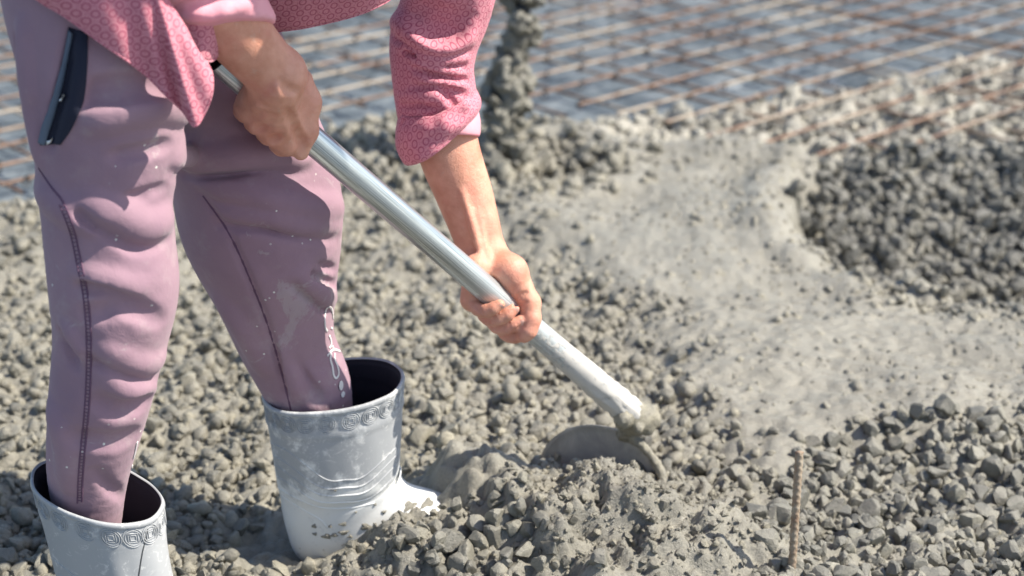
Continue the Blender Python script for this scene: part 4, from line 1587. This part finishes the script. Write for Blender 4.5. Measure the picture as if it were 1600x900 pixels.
loft('cuff', c_s, M_SHIRT, so, 0.004, np.stack([ua, va], -1))
i_rings = [cring(W(648, 180, 1.948), W(688, 186, 1.900), W(744, 165, 1.948), W(692, 178, 1.995)),
           cring(W(650, 200, 1.946), W(695, 205, 1.899), W(749, 190, 1.948), W(694, 196, 1.995)),
           cring(W(655, 212, 1.944), W(702, 208, 1.903), W(748, 211, 1.946), W(698, 208, 1.990)),
           cring(W(662, 214, 1.944), W(703, 204, 1.908), W(742, 209, 1.946), W(698, 206, 1.986))]
i_s = catmull(np.array([r.ravel() for r in i_rings]), 14).reshape(14, 72, 3)
loft('cuff_lining', list(i_s), M_PINK, so, 0.003)

# near sleeve, turned inside out where it is rolled
nsl = [SHN, ELN + [-0.0, 0, 0.02], fb[0], W(325, -14, 1.612), W(368, 48, 1.630)]
so2, V2_, Q2_ = sleeve('sleeve', nsl, [0.07, 0.062, 0.052, 0.046, 0.041], 0.004,
                       [([(250, 20), (300, 12), (370, -8)], 'v', 0.006, 0.005, 0.006), ([(290, 28), (340, 20), (396, 2)], 'r', 0.006, 0.003, 0.006)], 1.62, M_PINK, CX * 0.24 - CU * 0.97)

# shirt tails
def sheet(name, top, hem, m, parent, nu=70, nv=36, amp=0.003, seed=1, thick=0.0018, sag=0.0):
    """cloth between two 3-D border curves"""
    A, B = catmull(top, nu), catmull(hem, nu)
    V = []
    for j in range(nv):
        q = j / (nv - 1)
        r = A * (1 - q) + B * q
        r = r + nrm([0, -1, 0.1]) * (sag * math.sin(math.pi * q))
        V.append(r)
    V = np.array(V)
    fl_ = V.reshape(-1, 3)
    edge = np.repeat(np.linspace(0.4, 1, nv), nu)
    fl_ = fl_ + nrm([0.1, -1, 0.1]) * (amp * fbm(fl_ * np.array([16, 16, 7]), seed, 3) * edge)[:, None]
    me = mesh_np(name, fl_, grid_faces(nu, nv))
    du = np.concatenate([[0], np.cumsum(np.linalg.norm(np.diff(B, axis=0), axis=1))])
    L_ = np.linalg.norm(A - B, axis=1).mean()
    set_uv(me, np.stack([fl_[:, 0] * 0.85 + fl_[:, 1] * 0.5, fl_[:, 2]], -1))
    o = obj(name, me, m, parent)
    md = o.modifiers.new('thick', 'SOLIDIFY')
    md.thickness, md.offset = thick, 0
    # a turned hem along the edge
    V2h, F2h = tube_vf(fl_.reshape(nv, nu, 3)[-1], 0.0016, 8)
    me2 = mesh_np('hem', V2h, F2h)
    set_uv(me2, np.stack([V2h[:, 0], V2h[:, 2]], -1))
    obj('hem', me2, m, o)
    return o
def off(px, py, d=0.012, y=None):
    """a point hung d in front of the trousers"""
    h = TS.hit(px, py)
    p = W(px, py, y if y is not None else 1.52) if (h is None or y is not None) else h[0]
    return p - nrm(ray(px, py)) * d
hem_near = [off(-20, -60, 0.015), off(60, 0, 0.014), off(100, 24, 0.016), off(150, 60, 0.018), off(195, 92, 0.018), off(232, 120, 0.018), off(262, 150, 0.018), off(286, 172, 0.020), off(304, 196, 0.022, 1.545),
            W(318, 178, 1.530), W(330, 148, 1.532), W(331, 118, 1.540), W(322, 96, 1.55)]
top_near = [W(-30, -110, 1.50), W(20, -105, 1.505), W(70, -100, 1.508), W(110, -95, 1.51), W(145, -90, 1.512), W(175, -85, 1.515), W(205, -75, 1.518), W(225, -60, 1.52), W(240, -40, 1.525),
            W(250, -20, 1.53), W(262, 0, 1.535), W(276, 20, 1.54), W(292, 45, 1.548)]
sheet('shirt_tail', top_near, hem_near, M_SHIRT, shirt, 80, 40, 0.0035, 4, sag=0.006)
hem_mid = [W(150, -40, 1.56), W(190, 5, 1.562), W(240, 42, 1.565), W(290, 76, 1.57), W(316, 94, 1.575), W(335, 92, 1.60), W(345, 70, 1.62)]
top_mid = [W(200, -130, 1.555), W(230, -120, 1.555), W(270, -110, 1.56), W(310, -100, 1.565), W(340, -90, 1.58), W(370, -70, 1.60), W(380, -40, 1.62)]
sheet('shirt_tail', top_mid, hem_mid, M_SHIRT, shirt, 60, 26, 0.003, 9)
hem_far = [W(330, 70, 1.80), W(370, 52, 1.80), W(410, 50, 1.80), W(455, 46, 1.80), W(500, 38, 1.805), W(555, 24, 1.81), W(590, 10, 1.82), W(615, -6, 1.84), W(640, -40, 1.86)]
top_far = [W(330, -120, 1.76), W(370, -130, 1.76), W(410, -135, 1.76), W(455, -140, 1.76), W(500, -140, 1.765), W(555, -140, 1.77), W(590, -135, 1.78), W(620, -125, 1.80), W(645, -110, 1.82)]
sheet('shirt_tail', top_far, hem_far, M_SHIRT, shirt, 80, 30, 0.004, 14, sag=0.02)

# ---- boots
def boot(name, C, yaw, a_top, b_top, tilt, lean, label, MB=M_BOOT):
    """C: rim centre; local x to the toe, the sole at z_s"""
    z_s = -0.032
    Hh = C[2] - z_s
    cy, sy = math.cos(yaw), math.sin(yaw)
    ex, ey, ez = np.array([cy, sy, 0]), np.array([-sy, cy, 0]), np.array([0, 0, 1.0])
    nu = 96
    a = np.linspace(0, 2 * np.pi, nu, endpoint=False)
    # keyed sections: centre x, centre z, half length along section, half width, tilt of the section
    hs = Hh / 0.262
    key = [(0.000, Hh, a_top, b_top, 0.0), (0.000, Hh * 0.90, a_top * 0.985, b_top * 0.98, 0.0), (0.001, Hh * 0.70, a_top * 0.94, b_top * 0.93, 0.0),
           (0.003, Hh * 0.50, a_top * 0.89, b_top * 0.86, 2), (0.004, 0.105, a_top * 0.86, b_top * 0.78, 8), (0.008, 0.082, a_top * 0.92, b_top * 0.72, 24),
           (0.018, 0.062, a_top * 1.02, b_top * 0.66, 42), (0.045, 0.050, 0.078, 0.047, 62), (0.085, 0.045, 0.052, 0.047, 82), (0.12, 0.040, 0.042, 0.050, 90),
           (0.155, 0.034, 0.035, 0.050, 90), (0.185, 0.029, 0.029, 0.044, 90), (0.205, 0.024, 0.021, 0.033, 90), (0.214, 0.021, 0.008, 0.014, 90)]
    K_ = catmull(key, 110)
    rings, hts = [], []
    for j, (x, z, la, wb, tl) in enumerate(K_):
        f = j / 109.0
        t_ = R(tl)
        ux = np.array([math.cos(t_), 0, math.sin(t_)])        # section long axis, tilting up towards the toe
        ca, sa = np.cos(a), np.sin(a)
        pw = 0.92
        P = np.array([x, 0, z])[None] + (np.sign(ca) * np.abs(ca) ** pw * la)[:, None] * ux + (np.sign(sa) * np.abs(sa) ** pw * wb)[:, None] * np.array([0, 1.0, 0])
        # bands below the rim
        hz = Hh - P[:, 2]
        out = np.stack([ca * ux[0], sa, ca * ux[2]], -1)
        if tl < 15:
            d = 0.0022 * (sstep(-0.001, 0.001, hz) * sstep(0.0055, 0.004, hz)) + 0.0030 * np.exp(-((hz - 0.031) / 0.0018) ** 2)
            P = P + out * d[:, None]
            P = P + out * (0.0022 * fbm(np.stack([ca * 1.6, sa * 1.6, np.full(nu, z * 9)], -1) + C[0] * 7, 5, 2))[:, None]
        P[:, 2] = np.maximum(P[:, 2], 0.0 + 0.006 * (P[:, 0] > 0.05))
        up = np.clip((P[:, 2] - 0.10) / (Hh - 0.10), 0, 1.3)
        P[:, 2] += up * (P[:, 0] * tilt[0] + P[:, 1] * tilt[1])
        P[:, 0] += up * lean[0]
        P[:, 1] += up * lean[1]
        rings.append(P)
    rings = np.array(rings)
    rings[..., 0] -= lean[0]
    rings[..., 1] -= lean[1]
    Wd = np.array([C[0], C[1], z_s]) + rings[..., [0]] * ex + rings[..., [1]] * ey + rings[..., [2]] * ez
    root = empty(name, (C[0], C[1], z_s))
    root.parent = person
    root.location = np.array([C[0], C[1], z_s]) - np.array(person.location)
    Vv = Wd.reshape(-1, 3)
    Fq = grid_faces(nu, 110, True)[:, ::-1]
    Vv = np.vstack([Vv, Wd[-1].mean(0)])
    i = np.arange(nu); l = 109 * nu
    Fq = np.vstack([Fq, np.stack([l + (i + 1) % nu, l + i, np.full(nu, len(Vv) - 1), np.full(nu, len(Vv) - 1)], 1)])
    sh = obj('boot', mesh_np('boot', Vv, tri(Fq)), MB)
    bpy.data.objects.remove(root)
    sh.parent = person
    sh.matrix_parent_inverse = person.matrix_basis.inverted()
    if label: sh['label'] = label
    # lining: a little inside, with a rolled lip
    ctr = Wd[:40].mean(1, keepdims=True)
    inn = ctr + (Wd[:40] - ctr) * 0.955
    lip = [Wd[0], (Wd[0] + inn[0]) / 2 + [0, 0, 0.0022], inn[0]]
    ml = mesh_np('lip', np.vstack(lip), grid_faces(nu, 3, True))
    obj('lip', ml, MB, sh)
    mi = mesh_np('lining', inn.reshape(-1, 3), grid_faces(nu, 40, True))
    obj('lining', mi, M_BOOTIN, sh)
    # embossed medallions round the band
    def at(th_, h_):
        u = (th_ / (2 * np.pi) * nu) % nu
        i0 = int(u); f = u - i0
        col = Wd[:40, i0] * (1 - f) + Wd[:40, (i0 + 1) % nu] * f
        dz = np.concatenate([[0], np.cumsum(np.linalg.norm(np.diff(col, axis=0), axis=1))])
        p = np.array([np.interp(h_, dz, col[:, q]) for q in range(3)])
        return p
    parts = []
    nm_ = int(round(2 * math.pi * (a_top + b_top) / 2 / 0.0240))
    for k in range(nm_):
        t0 = 2 * np.pi * k / nm_ + 0.1
        c = at(t0, 0.0172)
        e1 = nrm(at(t0 + 0.05, 0.0172) - at(t0 - 0.05, 0.0172))
        e2 = nrm(at(t0, 0.010) - at(t0, 0.024))
        nn = nrm(np.cross(e1, e2))
        if nn @ (c - ctr[2, 0]) < 0: nn = -nn
        out = []
        cur = 1.0 / 0.075
        def rel(x_, y_): return c + e1 * x_ + e2 * y_ - nn * (0.5 * cur * x_ * x_ - 0.0005)
        for r_ in (0.0112, 0.0088):
            an = np.linspace(0, 2 * np.pi, 29)
            out.append(tube_vf(np.array([rel(r_ * math.cos(q), r_ * math.sin(q)) for q in an]), 0.00058, 6, cap=False))
        for r_ in (0.0060, 0.0034):
            sq = [(-1, -1), (1, -1), (1, 1), (-1, 1), (-1, -1)]
            pts = []
            for (x0, y0), (x1, y1) in zip(sq[:-1], sq[1:]):
                for q in np.linspace(0, 1, 4)[:-1]: pts.append(rel(r_ * (x0 + (x1 - x0) * q) * 0.9, r_ * (y0 + (y1 - y0) * q) * 0.9))
            pts.append(pts[0])
            out.append(tube_vf(np.array(pts), 0.00052, 5, cap=False))
        V, F = join_vf(out)
        obj('medallion', mesh_np('medallion', V, F), MB, sh)
    # dark sole edge
    so_ = [np.array([C[0], C[1], z_s])]
    return sh, Surf(Vv, tri(Fq))

BR = W(522, 602, 1.875)
boot_r, BS = boot('boot', BR, R(8), 0.0865, 0.074, (0.10, 0.0), (0.004, 0.0), 'white boot of the far leg, its toe sunk in wet concrete')
BL = W(152, 768, 1.585)
boot_l, BLS = boot('boot', BL, R(-14), 0.0700, 0.052, (-0.26, 0.02), (-0.012, 0.0), 'stained grey white boot of the near leg, cut off below', M_BOOTN)

for pts in ([(419, 690), (440, 700), (462, 714), (508, 749), (540, 750), (570, 744), (618, 700)],
            [(420, 706), (450, 726), (500, 761), (540, 762), (574, 755), (619, 712)],
            [(424, 722), (452, 742), (496, 772), (540, 774), (577, 766), (619, 726)],
            [(428, 742), (455, 758), (494, 783), (540, 785), (580, 777), (619, 742)],
            [(432, 760), (458, 776), (500, 793), (545, 794), (585, 786)],
            [(436, 772), (470, 795), (500, 812), (512, 826)]):
    ridge_part('ridge', BS, pts, 0.0013, M_BOOT, boot_r, 0.7, 0.0)
for pts in ([(38, 862), (60, 885), (90, 905)], [(40, 850), (66, 876), (100, 904)], [(43, 838), (74, 866), (120, 903)]):
    ridge_part('ridge', BLS, pts, 0.0012, M_BOOT, boot_l, 0.7, 0.0)
ridge_part('seam', BLS, [(236, 792), (231, 826), (222, 866), (216, 904)], 0.0009, M_SOLE, boot_l, 0.4, 0.0)

# drops of cement on the far boot
sp = []
for cx, cy, rx, ry in ((491, 822, 4, 4), (516, 822, 3, 3), (536, 819, 6, 4), (537, 832, 8, 4.5), (571, 823, 8, 6), (492, 834, 4, 3), (510, 838, 7, 5), (522, 836, 6, 4), (524, 766, 2.5, 2), (586, 788, 2.5, 2.5), (547, 838, 4, 3),
                       (606, 822, 9, 8), (625, 812, 10, 9), (600, 800, 4, 3), (556, 800, 2, 2), (640, 790, 12, 7), (668, 786, 14, 7)):
    h = BS.hit(cx, cy)
    if not h: continue
    e1 = nrm(np.cross(h[1], [0, 0, 1])); e2 = np.cross(h[1], e1)
    k = mpp(h[0]); a = np.linspace(0, 2 * np.pi, 18, endpoint=False)
    w_ = 1 + 0.25 * np.sin(a * 3 + cx) + 0.12 * np.sin(a * 5 + cy)
    C = h[0] + h[1] * 0.0002 + (np.cos(a) * w_)[:, None] * e1 * rx * k + (np.sin(a) * w_)[:, None] * e2 * ry * k
    I = h[0] + h[1] * 0.0014 + (np.cos(a) * w_)[:, None] * e1 * rx * k * 0.7 + (np.sin(a) * w_)[:, None] * e2 * ry * k * 0.7
    V = np.vstack([C, I, h[0] + h[1] * 0.0018])
    i = np.arange(18); j = (i + 1) % 18
    sp.append((V, np.vstack([np.stack([i, j, j + 18], 1), np.stack([i, j + 18, i + 18], 1), np.stack([i + 18, j + 18, np.full(18, 36)], 1)])))
V, F = join_vf(sp)
o = obj('cement_splash', mesh_np('cement_splash', V, F), M_PASTE, boot_r)
o['kind'] = 'stuff'
